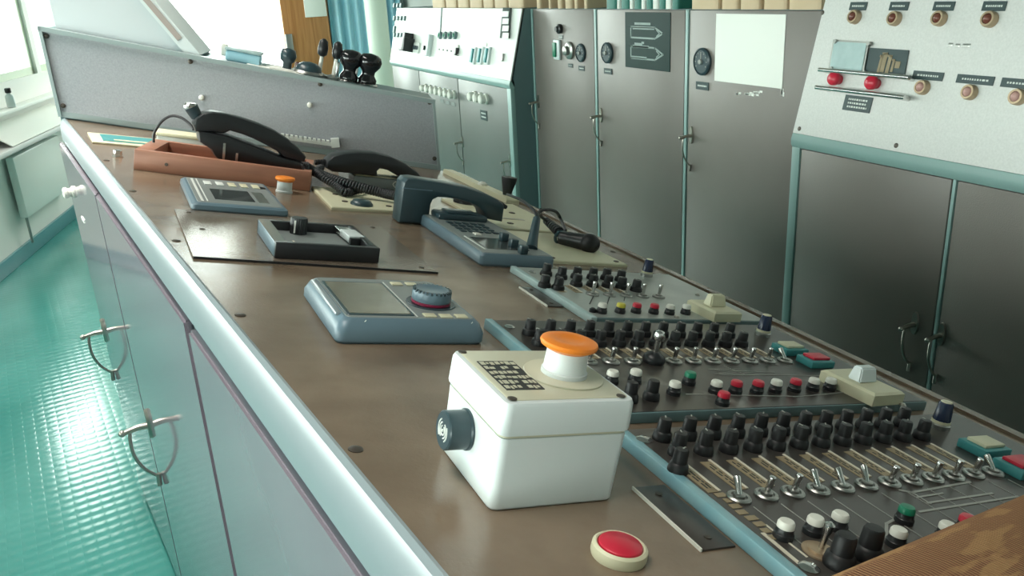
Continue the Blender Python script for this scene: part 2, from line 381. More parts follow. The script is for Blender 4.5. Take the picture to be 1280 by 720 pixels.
# left side doors
FO = Vector((-.1613, 2.4948, 0)); FD = Vector((.135, -1, 0)).normalized(); FN = Vector((-1, -.135, 0)).normalized()
def door_top(s): return 1.054-.0385*(s-.275)
HL = 1.2
for s0, s1, hs, zt in ((.0, .646, .055, 0), (.654, 1.425, .715, 0), (1.445, 2.25, None, -.004)):
    mb = MB(); a, b = FO+FD*s0+FN*.001, FO+FD*s1+FN*.001
    z0, z1 = door_top(s0)+zt, door_top(s1)+zt
    mb.extrude([L((a.x, a.y, .03)), L((b.x, b.y, .03)), L((b.x, b.y, z1)), L((a.x, a.y, z0))], FN*.012)
    bmesh.ops.bevel(mb.bm, geom=mb.bm.edges[:], offset=.003, segments=2, affect='EDGES')
    dr = mb.build('door', 'left_door', con)
    if hs is not None:
        p = FO+FD*hs+FN*.013; h = ob('handle', HANDLE, dr, L((p.x, p.y, .545)), (0, 0, math.atan2(FN.y, FN.x))); h.scale = (HL, HL, HL)
        h['label'] = 'tarnished metal lever handle with hanging loop'
    if s0 == .0:
        p = FO+FD*.13+FN*.013
        mb = MB(); mb.at(L((p.x, p.y, .955)), (0, PI/2, math.atan2(FN.y, FN.x)))
        mb.lathe([(.015, 0), (.015, .004), (.011, .006), (.011, .013), (.014, .016), (.014, .023), (.009, .026)], 20)
        mb.build('round_knob', 'whitecap', dr)['label'] = 'cream round knob'
        mb = MB().at(L(FO+FD*.22+FN*.0135+Vector((0, 0, .9))), (0, 0, math.atan2(FD.y, FD.x))); mb.box(-.028, .028, -.0016, .001, -.004, .004); mb.build('marker_strip', 'paper', dr)
# screws in the top
SCREW = MB().lathe([(.006, 0), (.006, .0006), (.004, .0014), (.001, .0016)], 16).mesh('screw', 'dark_screw')
for u, v in ((.115, .571), (.073, .895), (.031, 1.219), (-.015, 1.563), (-.055, 1.87), (-.085, 2.2)):
    ob('screw', SCREW, con, L(W(u, v, 0)), (0, TH, 0))
for px, py in ((771, 315), (744, 323), (597, 245)):
    u, v = inv(px, py); ob('screw', SCREW, con, L(W(min(u, .82), v, 0)), (0, TH, 0))
for u, v in ((.20, .425), (.255, .455)): pass

# ------------------------------------------------------------------ raised end section with side panel
es = thing('console_end_section', 'raised grey hammered end section closing the far end of the console', 'console section', Eo)
def EP(e, z, off=0): return Ee*e+Vector((0, 0, z))+EN*off     # local to Eo
def et(e): return 1.353-.2615*e
def eb(e): return 1.131-.2357*e
body = [EP(0, .0), EP(.975, 0), EP(.975, et(.975)-.004), EP(0, et(0)-.004)]
MB().extrude([p+EN*.006 for p in body], EN*.20).build('body', 'teal_side', es, 20)
mb = MB().extrude([EP(.006, eb(.006)+.011), EP(.970, eb(.970)+.011), EP(.970, et(.970)-.007), EP(.006, et(.006)-.007)], EN*.006)
mb.build('side_panel', 'hammer', es, 20)
mb = MB()
def ebar(mb, e0, z0, e1, z1, w, th=.009):
    a = EP(e0, z0); b = EP(e1, z1); dd = (b-a).normalized(); nn = dd.cross(EN).normalized()*w/2
    mb.extrude([a-nn-EN*th, b-nn-EN*th, b+nn-EN*th, a+nn-EN*th], EN*(th+.016))
ebar(mb, 0, et(0)-.004, .976, et(.976)-.004, .011)
ebar(mb, .004, eb(.004), .004, et(.004), .008); ebar(mb, .972, eb(.972), .972, et(.972), .007)
ebar(mb, 0, eb(0)+.006, .976, eb(.976)+.006, .014, .004)
mb.build('edge_frame', 'frame_grey', es)
for px, py in ((58, 45), (79, 132), (238, 77), (400, 105), (537, 128), (543, 198)):
    p = on_plane(px, py, Eo, EN)-Eo; mb = MB().at(p, (PI/2, 0, math.atan2(Ee.y, Ee.x))); mb.lathe([(.006, 0), (.006, .003), (.004, .0045)], 12); mb.build('screw', 'dark_screw', es)
for px, py in ((252, 122), (387, 131)):
    p = on_plane(px, py, Eo, EN)-Eo; mb = MB().at(p, (PI/2, 0, math.atan2(Ee.y, Ee.x))); mb.lathe([(.007, 0), (.007, .006), (.004, .009)], 12); mb.build('stud', 'whitecap', es)
# ridged metal bracket strip low on the side panel
p0 = on_plane(352, 169, Eo, EN)-Eo; p1 = on_plane(414, 178, Eo, EN)-Eo
mb = MB(); dd = (p1-p0); n_ = 11
for k in range(n_):
    a = p0+dd*(k/n_); b = p0+dd*((k+.6)/n_); mb.extrude([a-EN*.016+Vector((0, 0, -.004)), b-EN*.016+Vector((0, 0, -.004)), b-EN*.016+Vector((0, 0, .006)), a-EN*.016+Vector((0, 0, .006))], EN*.016)
mb.extrude([p0-EN*.012+Vector((0, 0, -.009)), p1-EN*.012+Vector((0, 0, -.009)), p1-EN*.012+Vector((0, 0, 0)), p0-EN*.012+Vector((0, 0, 0))], EN*.012)
mb.extrude([p1-EN*.02+Vector((0, 0, -.012)), p1+Ee*.022-EN*.02+Vector((0, 0, -.012)), p1+Ee*.022-EN*.02+Vector((0, 0, .012)), p1-EN*.02+Vector((0, 0, .012))], EN*.02)
mb.build('ridged_strip', 'labeltext', es)

# things standing on the raised section; local frame: x along Ee (tilted), z normal to its top
ET = math.atan(.2615)
eX = (Ee*math.cos(ET)+Vector((0, 0, -math.sin(ET)))); eZ = (Vector((0, 0, math.cos(ET)))+Ee*math.sin(ET)); 
def etop(px, py, off=.07):
    r = dv(px, py); b = Eo+EN*off; t = (b-CAM).dot(EN)/r.dot(EN); q = CAM+r*t; e = (q-Eo).dot(Ee)
    return Eo+EN*off+Ee*e+Vector((0, 0, et(e)-.003))
eM = Matrix((eX, EN, eZ)).transposed().to_euler()
def on_end(name, label, cat, px, py, off=.07, group=None): return thing(name, label, cat, etop(px, py, off), eM, group)
def bulb(label, px, py):
    t = on_end('bulb_handle', label, 'lever knob', px, py, .08, 'bulbous black handles on the end section')
    MB().lathe([(.03, 0), (.031, .004), (.026, .008)], 22).build('base_ring', 'chrome', t)
    MB().lathe([(.025, .008), (.026, .018), (.018, .03), (.019, .04), (.031, .055), (.034, .068), (.03, .08), (.02, .087), (.002, .09)], 24).build('knob', 'blackgloss', t, 60)
    MB().box(-.037, -.029, -.008, .008, .006, .05, .002).build('guard', 'chrome', t)
bulb('left one of two glossy black bulb handles, before the blue curtain', 434, 94)
bulb('right one of two glossy black bulb handles, before the pale pipe', 457, 98)
def lever(label, px, py):
    t = on_end('lever', label, 'lever', px, py, .09, 'thin levers on the end section')
    MB().lathe([(.022, 0), (.022, .006), (.01, .012)], 18).build('base', 'steel', t)
    MB().cyl((0, 0, .008), (.002, 0, .06), .006, .005).build('stem', 'whitecap', t)
    MB().lathe([(.006, .056), (.013, .062), (.0145, .078), (.011, .098), (.004, .104)], 18, (.002, 0, 0)).build('grip', 'black', t, 60)
lever('upright lever with black grip left of its twin, before the wooden cupboard', 397, 85)
lever('upright lever with black grip nearest the two bulb handles', 415, 89)
t = on_end('dome_switch', 'low dark grey dome switch left of the two upright levers', 'switch', 384, 84, .08)
MB().lathe([(.04, 0), (.042, .006), (.038, .012)], 24).build('base', 'steel', t); MB().lathe([(.036, .012), (.033, .024), (.02, .033), (.002, .036)], 24).build('dome', 'dteal', t, 60)
t = on_end('round_knob', 'grey round knob standing before the bright far window', 'knob', 357, 79, .1)
MB().lathe([(.012, 0), (.012, .02), (.019, .026), (.023, .04), (.018, .056), (.004, .06)], 18).build('knob', 'dteal', t, 60); MB().lathe([(.02, 0), (.02, .004)], 18).build('base', 'steel', t)
t = on_end('push_button', 'small brown push button between round knob and dome switch', 'button', 370, 80, .1)
MB().lathe([(.012, 0), (.012, .012), (.009, .013)], 14).build('collar', 'bronze', t); MB().lathe([(.008, .013), (.008, .026), (.005, .028)], 14).build('cap', 'brownlens', t)
t = on_end('plastic_tub', 'pale blue plastic tub on the end section in front of bright window', 'tub', 304, 76, .09)
MB().box(-.045, .045, -.03, .03, 0, .028, .006).build('body', 'curtain', t); MB().box(-.06, -.045, -.012, .012, .01, .04, .003).build('tab', 'whitecap', t); MB().box(-.048, .048, -.033, .033, .028, .035, .003).build('lid', 'rail_pale', t)
t = on_end('paper_sheets', 'loose white sheets lying flat between blue tub and dome switch', 'paper', 345, 84, .08)
MB().box(-.075, .075, -.05, .05, 0, .003).build('sheet', 'paper', t); MB().at((.03, .01, .003), (0, 0, .3)).box(-.06, .06, -.04, .04, 0, .002).build('sheet', 'paper', t)
# radar display hood
rd = thing('display_console', 'light grey display hood with slanted bezel standing on the end section', 'display', Eo+EN*.03)
def RP(e, z): return Ee*e+Vector((0, 0, z))
MB().extrude([RP(.03, et(.03)-.004), RP(.36, et(.36)-.004), RP(.352, et(.36)+.012), RP(.15, 1.60), RP(.03, 1.66)], EN*.16).build('hood', 'hood', rd, 20)
a, b = RP(.372, et(.36)+.0), RP(.165, 1.585)
dd = (b-a).normalized(); nn = EN.cross(dd).normalized()
if nn.x < 0: nn = -nn
MB().extrude([a-EN*.012, b-EN*.012, b-nn*.03-EN*.012, a-nn*.03-EN*.012], EN*.19).build('bezel', 'white_pl', rd)
a2, b2 = a+dd*.06, b-dd*.05
MB().extrude([a2-nn*.008-EN*.014, b2-nn*.008-EN*.014, b2-nn*.022-EN*.014, a2-nn*.022-EN*.014], EN*.004).build('label_strip', 'dull', rd)

# ------------------------------------------------------------------ right-hand cabinets
XT = 1.75; XD = 1.633; ZB = .972; ZD = .935; YC = 1.764; ZT = 1.282; YL = 3.6; YLE = 5.48
def put_label(mb_parent, name, x, y, z, w, h, n=1, mat_='label', tilt=0.0, th=.0025, text=True, lab=None):
    """small plate on a face looking to -X; local y runs along the wall (toward -Y = right in view)"""
    M = Matrix.Translation((x, y, z)) @ Matrix.Rotation(tilt, 4, 'Y')
    mb = MB(); mb.M = M; mb.box(-th, 0, -w/2, w/2, -h/2, h/2, .0006, 1); o = mb.build(name, mat_, mb_parent)
    if lab: o['label'] = lab
    if text:
        mt = MB(); mt.M = M
        for k in range(n):
            zz = h*(.5-(k+.5)/n)*.72; y0 = w*.34
            while y0 > -w*.34:
                l = random.uniform(.03, .08)*w; mt.box(-th-.0005, -th, max(y0-l, -w*.36), y0, zz-h*.13/n**.5*.8, zz+h*.13/n**.5*.8); y0 -= l+w*.03
        mt.build('lettering', 'labeltext', o)
    return o
def gauge(parent, x, y, z, r=.036, face='label'):
    mb = MB().at((x, y, z), (0, -PI/2, 0)); mb.lathe([(r, 0), (r, .008), (r*.86, .012), (r*.84, .009), (.001, .009)], 28); o = mb.build('gauge', 'dteal', parent)
    mb = MB().at((x, y, z), (0, -PI/2, 0)); mb.lathe([(r*.2, .009), (r*.18, .016), (r*.1, .017)], 18); mb.box(-.003, r*.6, -.002, .002, .0095, .0105)
    for k in range(9):
        a = math.radians(-120+30*k); mb.box(r*.66*math.cos(a)-.002, r*.66*math.cos(a)+.002, r*.66*math.sin(a)-.002, r*.66*math.sin(a)+.002, .0095, .0102)
    mb.build('dial_pointer', 'greyline', o)
    return o
# three tall cabinets
bounds = [(YL, 3.03), (3.03, 2.422), (2.422, YC)]
labs = ['tall grey cabinet farthest from the right desk, carrying two round dials', 'middle tall grey cabinet with the dark ship diagram poster', 'tall grey cabinet with a white paper sheet beside the right switch desk']
cabs = []
for i, ((y0, y1), lb) in enumerate(zip(bounds, labs)):
    c = thing('tall_cabinet', lb, 'cabinet', (XT, (y0+y1)/2, 0), (0, 0, 0), 'tall cabinets along the right wall'); cabs.append(c)
    h = (y0-y1)/2
    MB().box(.018, .6, -h, h, 0, ZT).build('body', 'teal_side', c)
    ym = h-.001; yn = -h+.001
    d_ = MB().box(0, .018, yn+.004, ym-.022, .06, ZT-.002, .002).build('door', 'door', c)
    MB().box(-.002, .018, ym-.0165, ym-.001, .03, ZT-.001, .001).build('door_post', 'teal_trim', c)
    o = ob('handle', HANDLE, d_, (0, ym-.045, .868), (0, 0, PI))
    o['label'] = 'tarnished metal lever handle with hanging loop'
def cl(i, px, py, X=XT):
    p = on_x(px, py, X); return p.y-cabs[i].location.y, p.z
def door_of(c): return [k for k in c.children if k.name.startswith('door') and 'post' not in k.name][0]
d0, d1, d2 = [door_of(c) for c in cabs]
y, z = cl(0, 727, 66); gauge(d0, 0, y, z, .037); put_label(d0, 'name_plate', 0, y, z-.062, .05, .02)
y, z = cl(0, 713, 63); mb = MB().at((0, y, z), (0, -PI/2, 0)); mb.lathe([(.036, 0), (.036, .01), (.028, .016), (.02, .016), (.018, .03), (.008, .034)], 24); mb.build('rotary_switch', 'steel', d0); put_label(d0, 'name_plate', 0, y, z-.062, .04, .016)
y, z = cl(0, 698, 62); MB().box(-.012, 0, y-.028, y+.028, z-.042, z+.042, .004).build('switch_box', 'white_pl', d0); MB().box(-.02, -.012, y-.006, y+.022, z-.03, z+.03, .003).build('switch_rocker', 'green', d0)
y, z = cl(0, 701, 36); mb = MB().at((0, y, z), (0, -PI/2, 0)); mb.lathe([(.02, 0), (.02, .014), (.012, .018), (.01, .026)], 18); mb.build('push_button', 'black', d0); put_label(d0, 'name_plate', 0, y, z-.034, .04, .016, 1, 'greypl')
y, z = cl(1, 760, 66); gauge(d1, 0, y, z, .04); put_label(d1, 'name_plate', 0, y, z-.07, .06, .022)
y, z = cl(2, 879, 77); gauge(d2, 0, y, z, .044); put_label(d2, 'name_plate', 0, y, z-.078, .068, .026)
# poster with two ship outlines
pa = on_x(782, 15, XT); pb = on_x(838, 90, XT); yc = cabs[1].location.y
py0, py1, pz0, pz1 = pa.y-yc, pb.y-yc, pb.z, pa.z
po = MB().box(-.003, 0, py1, py0, pz0, pz1, .0008, 1).build('poster', 'poster', d1); po['label'] = 'dark green poster with two ship deck outlines'
mb = MB()
def line(mb, pts, w, x=-.0036):
    for (a, b) in zip(pts, pts[1:]):
        va, vb = Vector((x, *a)), Vector((x, *b)); dd = (vb-va).normalized(); nn = Vector((1, 0, 0)).cross(dd)*w/2
        mb.extrude([va-nn-dd*w/2, vb-nn+dd*w/2, vb+nn+dd*w/2, va+nn-dd*w/2], (.0005, 0, 0))
Wp, Hp = py0-py1, pz1-pz0
def pp_(a, b): return (py0-a*Wp, pz1-b*Hp)
for b0, b1, tip in ((.26, .45, .85), (.61, .82, .86)):
    bm_ = (b0+b1)/2
    line(mb, [pp_(.14, b0), pp_(.68, b0), pp_(tip, bm_), pp_(.68, b1), pp_(.14, b1), pp_(.14, b0)], .006)
    line(mb, [pp_(.72, bm_-.05), pp_(.78, bm_), pp_(.72, bm_+.05)], .004)
for b, a0, a1 in ((.20, .24, .56), (.28, .2, .66), (.56, .24, .40), (.535, .40, .44), (.60, .2, .55), (.80, .16, .5)):
    a = a0
    while a < a1: line(mb, [pp_(a, b), pp_(a+.03, b)], .008); a += .06
mb.build('ship_outline', 'outline', po)
pa = on_x(896, 17, XT); pb = on_x(978, 111, XT); yc = cabs[2].location.y
sh = MB().box(-.002, 0, pb.y-yc, pa.y-yc, pb.z, pa.z).build('paper_sheet', 'paper', d2)
mb = MB()
for _ in range(16):
    p = on_x(random.uniform(920, 952), random.uniform(114, 119), XT); mb.box(-.0006, .0, p.y-yc-.006, p.y-yc+.006, p.z-.003, p.z+.003)
for k in range(6):
    p = on_x(978+random.uniform(-1, 2), 112+k*1.2, XT); mb.box(-.0006, 0, p.y-yc-.003, p.y-yc+.003, p.z-.006, p.z+.006)
mb.build('glue_mark', 'paper', d2)

# switch desks: lower doors + leaning instrument panel
LEAN = math.atan2(.083, .338)
def panel_pt(px, py, off=0): 
    nrm = Vector((-math.cos(LEAN), 0, math.sin(LEAN))); return on_plane(px, py, Vector((XD, 0, ZB))+nrm*off, nrm)
def desk(label, y0, y1, ztop, seams, zdoor, front, doors, posts):
    t = thing('switch_desk', label, 'switch desk', (XD, y1, 0))
    xt = (ztop-ZB)*math.tan(LEAN)
    prof = [(0.02, 0), (.70, 0), (.70, ztop), (xt+.004, ztop), (.004, ZB), (.02, ZB-.03)]
    MB().extrude([(x, y0-y1, z) for x, z in prof], (0, -(y0-y1), 0)).build('body', 'teal_side', t, 20)
    mb = MB(); mb.extrude([(-.002, y0-y1, ZB+.001), (xt-.002, y0-y1, ztop), (xt+.012, y0-y1, ztop), (.010, y0-y1, ZB-.001)], (0, -(y0-y1), 0)); pan = mb.build('instrument_panel', front, t, 20)
    mb = MB(); mb.extrude([(.02, y0-y1, ZD), (-.001, y0-y1, ZD), (-.006, y0-y1, ZD+.008), (-.007, y0-y1, ZD+.022), (-.002, y0-y1, ZB), (.02, y0-y1, ZB)], (0, -(y0-y1), 0)); mb.build('edge_molding', 'teal_trim', t, 50)
    for (a, b, hy) in seams:
        d_ = MB().box(0, .02, b-y1, a-y1, .08, zdoor, .002).build('door', doors, t)
        if hy: 
            o = ob('handle', HANDLE, d_, (0, hy[0]-y1, hy[1]), (0, 0, PI)); o['label'] = 'tarnished metal lever handle with hanging loop'
    for (a, b) in posts: MB().box(-.002, .02, b-y1, a-y1, .03, ZD, .001).build('door_post', 'teal_trim', t)
    return t, pan
hz = on_x(1129, 410, XD-.04); hz2 = on_x(1162, 424, XD-.04)
dR, pR = desk('grey switch desk with four lamps and red buttons at the right edge', YC-.002, -.6, 1.42, [(1.728, 1.262, (hz.y, hz.z)), (1.246, .74, (hz2.y, hz2.z)), (.72, .22, None)], ZD-.002, 'panel_light', 'door', [(YC-.003, 1.732), (1.257, 1.249), (.737, .725)])
q1 = on_x(572, 179, XD-.03); q2 = on_x(631, 203, XD-.03)
dL, pL = desk('white switch desk with small teal switches at the far end of the right wall', YLE, YL+.002, 1.285, [(YLE-.02, 4.93, None), (4.92, 4.29, (q1.y, q1.z)), (4.28, 3.65, (q2.y, q2.z))], ZD-.002, 'panel_white', 'door_green', [(3.645, YL+.003)])
RL = Matrix.Rotation(LEAN, 4, 'Y')
def pmb(desk_, px, py, off=0):
    p = panel_pt(px, py, off)-desk_.location; mb = MB(); mb.M = Matrix.Translation(p) @ Matrix.Rotation(LEAN, 4, 'Y') ; return mb
OUT = (0, -PI/2, 0)
def plamp(desk_, px, py, r, ringm, lensm, name='indicator_lamp', dome=.5):
    mb = pmb(desk_, px, py); mb.M = mb.M @ Euler(OUT).to_matrix().to_4x4()
    mb.lathe([(r, 0), (r*1.02, .012), (r*.9, .018), (r*.66, .018), (r*.62, .012)], 24); o = mb.build(name, ringm, pan_of[desk_])
    mb = pmb(desk_, px, py); mb.M = mb.M @ Euler(OUT).to_matrix().to_4x4()
    mb.lathe([(r*.64, .010), (r*.62, .014+.01*dome), (r*.35, .018+.016*dome), (.0005, .02+.017*dome)], 20); mb.build('lens', lensm, o, 60)
    return o
pan_of = {dR: pR, dL: pL}
def pplate(desk_, px, py, w, h, n=1, m_='label', name='name_plate', text=True, off=.002, lab=None):
    p = panel_pt(px, py)-desk_.location
    return put_label(pan_of[desk_], name, p.x-off*math.cos(LEAN), p.y, p.z+off*math.sin(LEAN), w, h, n, m_, LEAN, text=text, lab=lab)
for px, py in ((1071, 22), (1121, 24), (1177, 24), (1240, 25)): plamp(dR, px, py, .017, 'ring', 'brownlens', dome=.2)
for px, py in ((1074, 8), (1125, 8), (1181, 8), (1244, 8)): pplate(dR, px, py, .055, .02)
for px, py in ((1156, 110), (1215, 116), (1275, 122)): plamp(dR, px, py, .0165, 'ring', 'pink', dome=.3)
for px, py, w in ((1161, 95, .082), (1220, 100, .09), (1278, 105, .09)): pplate(dR, px, py, w, .019)
for px, py in ((1050, 100), (1097, 105)):
    mb = pmb(dR, px, py); mb.M = mb.M @ Euler(OUT).to_matrix().to_4x4(); mb.lathe([(.012, 0), (.012, .012), (.016, .015), (.0175, .024), (.014, .031), (.001, .033)], 24); mb.build('red_push_button', 'redcap', pR, 60)
def pquad(desk_, pts, th, name, m_, lab=None):
    P = [panel_pt(a, b, .0025)-desk_.location for a, b in pts]; mb = MB(); mb.extrude(P, (Vector((-math.cos(LEAN), 0, math.sin(LEAN)))*th)); o = mb.build(name, m_, pan_of[desk_])
    if lab: o['label'] = lab
    return o
o = pquad(dR, [(1038, 89), (1044, 50), (1089, 53), (1082, 92)], .008, 'clear_cover', 'steel', 'pale square cover plate')
pc = pquad(dR, [(1040, 87), (1046, 52.5), (1086.5, 55), (1080, 90)], .0095, 'cover_window', 'rail_pale'); pc.parent = o
mb = MB()
for a, b in ((1040, 86), (1045, 52), (1087, 55), (1081, 90)):
    mb.M = Matrix.Translation(panel_pt(a, b, .010)-dR.location) @ Matrix.Rotation(LEAN, 4, 'Y') @ Euler(OUT).to_matrix().to_4x4(); mb.lathe([(.006, 0), (.005, .006)], 12)
mb.build('cover_screw', 'steel', o)
o = pquad(dR, [(1082, 93), (1089, 60), (1137, 63), (1131, 98)], .004, 'warning_plate', 'label', 'dark engraved plate')
# bold engraved marks on the dark plate
mb = MB()
for k, (a, b, w, h) in enumerate(((1100, 80, .007, .042), (1105, 78, .012, .046), (1111, 80, .010, .042), (1116, 82, .007, .03), (1122, 81, .014, .016))):
    mb.M = Matrix.Translation(panel_pt(a, b, .0072)-dR.location) @ Matrix.Rotation(LEAN, 4, 'Y')
    mb.box(-.0006, 0, -w/2, w/2, -h/2, h/2); mb.box(-.0006, 0, -w/2, w*.9, h*.38, h*.5)
mb.build('lettering', 'strip', o)
for pts in ([(1024, 87), (1137, 97)], [(1020, 109), (1131, 122)]):
    nrm = Vector((-math.cos(LEAN), 0, math.sin(LEAN))); a = panel_pt(*pts[0], .035)-dR.location; b = panel_pt(*pts[1], .035)-dR.location
    mb = MB(); mb.cyl(a, b, .0055); 
    for q in (a.lerp(b, .06), a.lerp(b, .94)): mb.cyl(q, q-nrm*.036, .006)
    mb.build('guard_bar', 'chrome', pR)
pplate(dR, 1073, 130, .088, .038, 3)
for px, py in ((1189, 56), (1198, 57), (1207, 57), (1211, 57)): 
    mb = pmb(dR, px, py); mb.box(-.003, 0, -.006, .006, -.004, .004, .001); mb.build('bolt', 'steel', pR)
for px, py in ((1029, 16), (1000, 161), (1121, 182)):
    mb = pmb(dR, px, py); mb.M = mb.M @ Euler(OUT).to_matrix().to_4x4(); mb.lathe([(.006, 0), (.006, .003), (.004, .0042)], 12); mb.build('screw', 'dark_screw', pR)
# left desk instruments
for k in range(4): plamp(dL, 552+k*6.2, 44.5, .02, 'teal_side', 'green', dome=.2)
for px in (594, 603, 611.5): 
    mb = pmb(dL, px, 70); mb.box(-.014, 0, -.022, .022, -.042, .042, .004); o = mb.build('toggle_switch', 'white_pl', pL)
    mb = pmb(dL, px, 70); mb.box(-.022, -.012, -.008, .02, -.034, .034, .003); mb.build('rocker', 'tealpl', o)
pplate(dL, 604, 56, .11, .02, 2, 'paper', text=False)
mb = pmb(dL, 515, 57); mb.box(-.07, 0, -.05, .05, -.04, .04, .006); mb.box(-.06, -.005, -.02, .03, .03, .07, .004); mb.build('camera_unit', 'black', pL)['label'] = 'black boxy unit'
mb = pmb(dL, 522, 60); mb.box(-.012, 0, -.05, .05, -.03, .03, .004); o = mb.build('socket_row', 'panel_white', pL)
for dy in (-.03, 0, .03):
    mb = pmb(dL, 522, 60); mb.M = mb.M @ Matrix.Translation((-.012, dy, 0)) @ Euler(OUT).to_matrix().to_4x4(); mb.lathe([(.012, 0), (.012, .006), (.006, .006)], 14); mb.build('socket', 'dteal', o)
mb = pmb(dL, 537, 57); mb.box(-.03, 0, -.05, .05, -.06, .06, .006); o = mb.build('switch_box', 'white_pl', pL)
mb = pmb(dL, 537, 61); mb.M = mb.M @ Matrix.Translation((-.03, 0, 0)) @ Euler(OUT).to_matrix().to_4x4(); mb.lathe([(.014, 0), (.012, .012)], 14); mb.build('switch_knob', 'black', o)
o = pquad(dL, [(549, 67), (550, 54), (574, 56), (573, 69)], .006, 'label_card', 'paper')
for px in (551, 556, 561, 566):
    mb = pmb(dL, px, 62+(px-551)*.15); mb.box(-.010, 0, -.009, .009, -.004, .004); mb.build('card_mark', 'ink', o)
mb = pmb(dL, 573, 65); mb.box(-.02, 0, -.012, .012, -.02, .02, .003); mb.build('card_clip', 'black', pL)
mb = pmb(dL, 630, 72); mb.box(-.012, 0, -.008, .008, -.018, .018, .003); mb.build('latch', 'steel', pL)
o = pquad(dL, [(627, 48), (631, 10), (640, 10), (637, 48)], .01, 'meter_strip', 'dark_disp')
for k in range(4):
    a = 14+k*9; P = [panel_pt(x, y, .0135)-dL.location for x, y in ((627.8, a+7), (628.8, a), (636.3, a), (635.6, a+7))]; MB().extrude(P, Vector((-.002, 0, 0))).build('meter_window', 'panel_white', o)
o = pquad(dL, [(549.5, 44), (551.5, 10), (552.6, 10), (550.8, 44)], .004, 'panel_seam', 'teal_side')
for py, n_ in ((7, 3), (23, 4), (37, 1), (44, 4)):
    for k in range(n_):
        mb = pmb(dL, 494+k*4.2, py); s_ = .022 if py == 37 else .014; mb.box(-.012, 0, -.016, .016, -s_, s_, .003); mb.build('small_switch', 'teal_side', pL)
KN = MB().lathe([(.02, 0), (.02, .01), (.017, .012), (.017, .03), (.013, .034)], 18).mesh('rotary_knob', 'whitecap')
dd_ = [k for k in dL.children if k.name.startswith('door') and 'post' not in k.name]
for k in range(7): p = on_x(533+k*5.9, 109.5+k*1.45, XD)-dL.location; ob('rotary_knob', KN, dd_[1], p, OUT).scale = (1.15, 1.15, 1.15)
for a, b in ((595, 120), (602, 122), (609, 123.5)): p = on_x(a, b, XD)-dL.location; ob('rotary_knob', KN, dd_[2], p, OUT).scale = (1.3, 1.3, 1.3)
p = on_x(605, 144, XD)-dL.location; put_label(dd_[2], 'name_plate', p.x, p.y, p.z, .085, .05, 2)
for a, b in ((553, 126), (560, 128), (567, 130)): p = on_x(a, b, XD)-dL.location; put_label(dd_[1], 'name_plate', p.x, p.y, p.z, .055, .02, 1, 'greypl', text=False)

# binders standing on the cabinet tops
def binder(label, x, y0, y1, z, h, m_, group, lean=0, cat='binder'):
    t = thing('binder', label, cat, (x, (y0+y1)/2, z), (lean, 0, 0), group); w = abs(y0-y1)
    mb = MB(); r_ = min(w*.45, .014)
    mb.loft([((.015, 0, zz), (1, 0, 0), .016, (0, 1, 0), w/2-.001) for zz in (.0, .004, h-.004, h)], 20, .55); mb.build('spine', m_, t)
    MB().box(.015, .19, -w/2+.003, w/2-.003, .006, h-.008).build('pages', 'paper', t)
    MB().box(.012, .2, -w/2+.001, -w/2+.004, 0, h).build('cover', m_, t); MB().box(.012, .2, w/2-.004, w/2-.001, 0, h).build('cover', m_, t)
def xpos(px, X=XT): return on_x(px, 10, X).y
ZS = ZT+.0005
edges = [860.5, 894.5, 897, 917.5, 921.5, 946, 949, 978.5, 981.5, 1023]
names = ['wide tan binder standing above the white paper sheet, next to the green and white ones', 'narrow tan binder, second along the top from the green and white ones', 'tan binder above the middle of the white paper sheet, third of its row', 'broad tan binder above the right half of the white sheet', 'tan binder at the right end of the row nearest the right desk']
for k in range(5):
    binder(names[k], XT+.006+.004*(k % 2), max(xpos(edges[2*k+1]), YC+.004), xpos(edges[2*k]), ZS, .24+.02*(k % 3), 'tan', 'tan binders above the white sheet')
e2 = [668, 672.5, 683, 686, 694, 699, 703, 711, 715, 719, 727, 731]
for k in range(6):
    binder(['first', 'second', 'third', 'fourth', 'fifth', 'last'][k]+' tan binder from the left above the dials cabinet', XT+.01, xpos(e2[2*k+1]), xpos(e2[2*k]), ZS, .25, 'tan', 'tan binders above the dials cabinet')
e3 = [(754, 766, 'greenbook'), (768, 771.5, 'paper'), (772.5, 782, 'greenbook'), (783.5, 788, 'paper'), (789, 797, 'greenbook'), (798, 803, 'paper'), (804, 811, 'greenbook'), (812, 819, 'paper'), (820, 827, 'greenbook'), (828, 835, 'paper'), (836, 844, 'greenbook')]
ords = ['first', 'second', 'third', 'fourth', 'fifth', 'sixth']
kg = kw = 0
for a, b, m_ in e3:
    if m_ == 'paper': lb = ords[kw]+' white folder from the left among the green binders'; kw += 1
    else: lb = ords[kg]+' green binder from the left above the ship diagram poster'; kg += 1
    binder(lb, XT+.01, xpos(b), xpos(a), ZS, .28, m_, 'white folders above the poster' if m_ == 'paper' else 'green binders above the poster')
e4 = [541, 556, 558, 571, 573, 586, 588, 603, 605, 617, 619, 634, 636, 655]
for k in range(7):
    a, b = on_x(e4[2*k], 6, 1.745).y, on_x(e4[2*k+1], 6, 1.745).y
    binder(ords[k]+' tan binder from the left on top of the white switch desk' if k < 6 else 'tan binder on the white switch desk nearest the tall cabinets', 1.737, max(b, YL+.01), a, 1.2855, .25, 'tan', 'tan binders on the white switch desk')

# ------------------------------------------------------------------ things on the console top
def inv_v(px, py, v):                     # across / height of a pixel on the upright plane at distance v
    q = on_y(px, py, v); r = q-OV; return r.dot(UV), r.dot(NV)
def copies(me, name, parent, pts, z, rot=(0, 0, 0), sc=1.0):
    return [ob(name, me, parent, (u, v, z), rot) for u, v in pts]

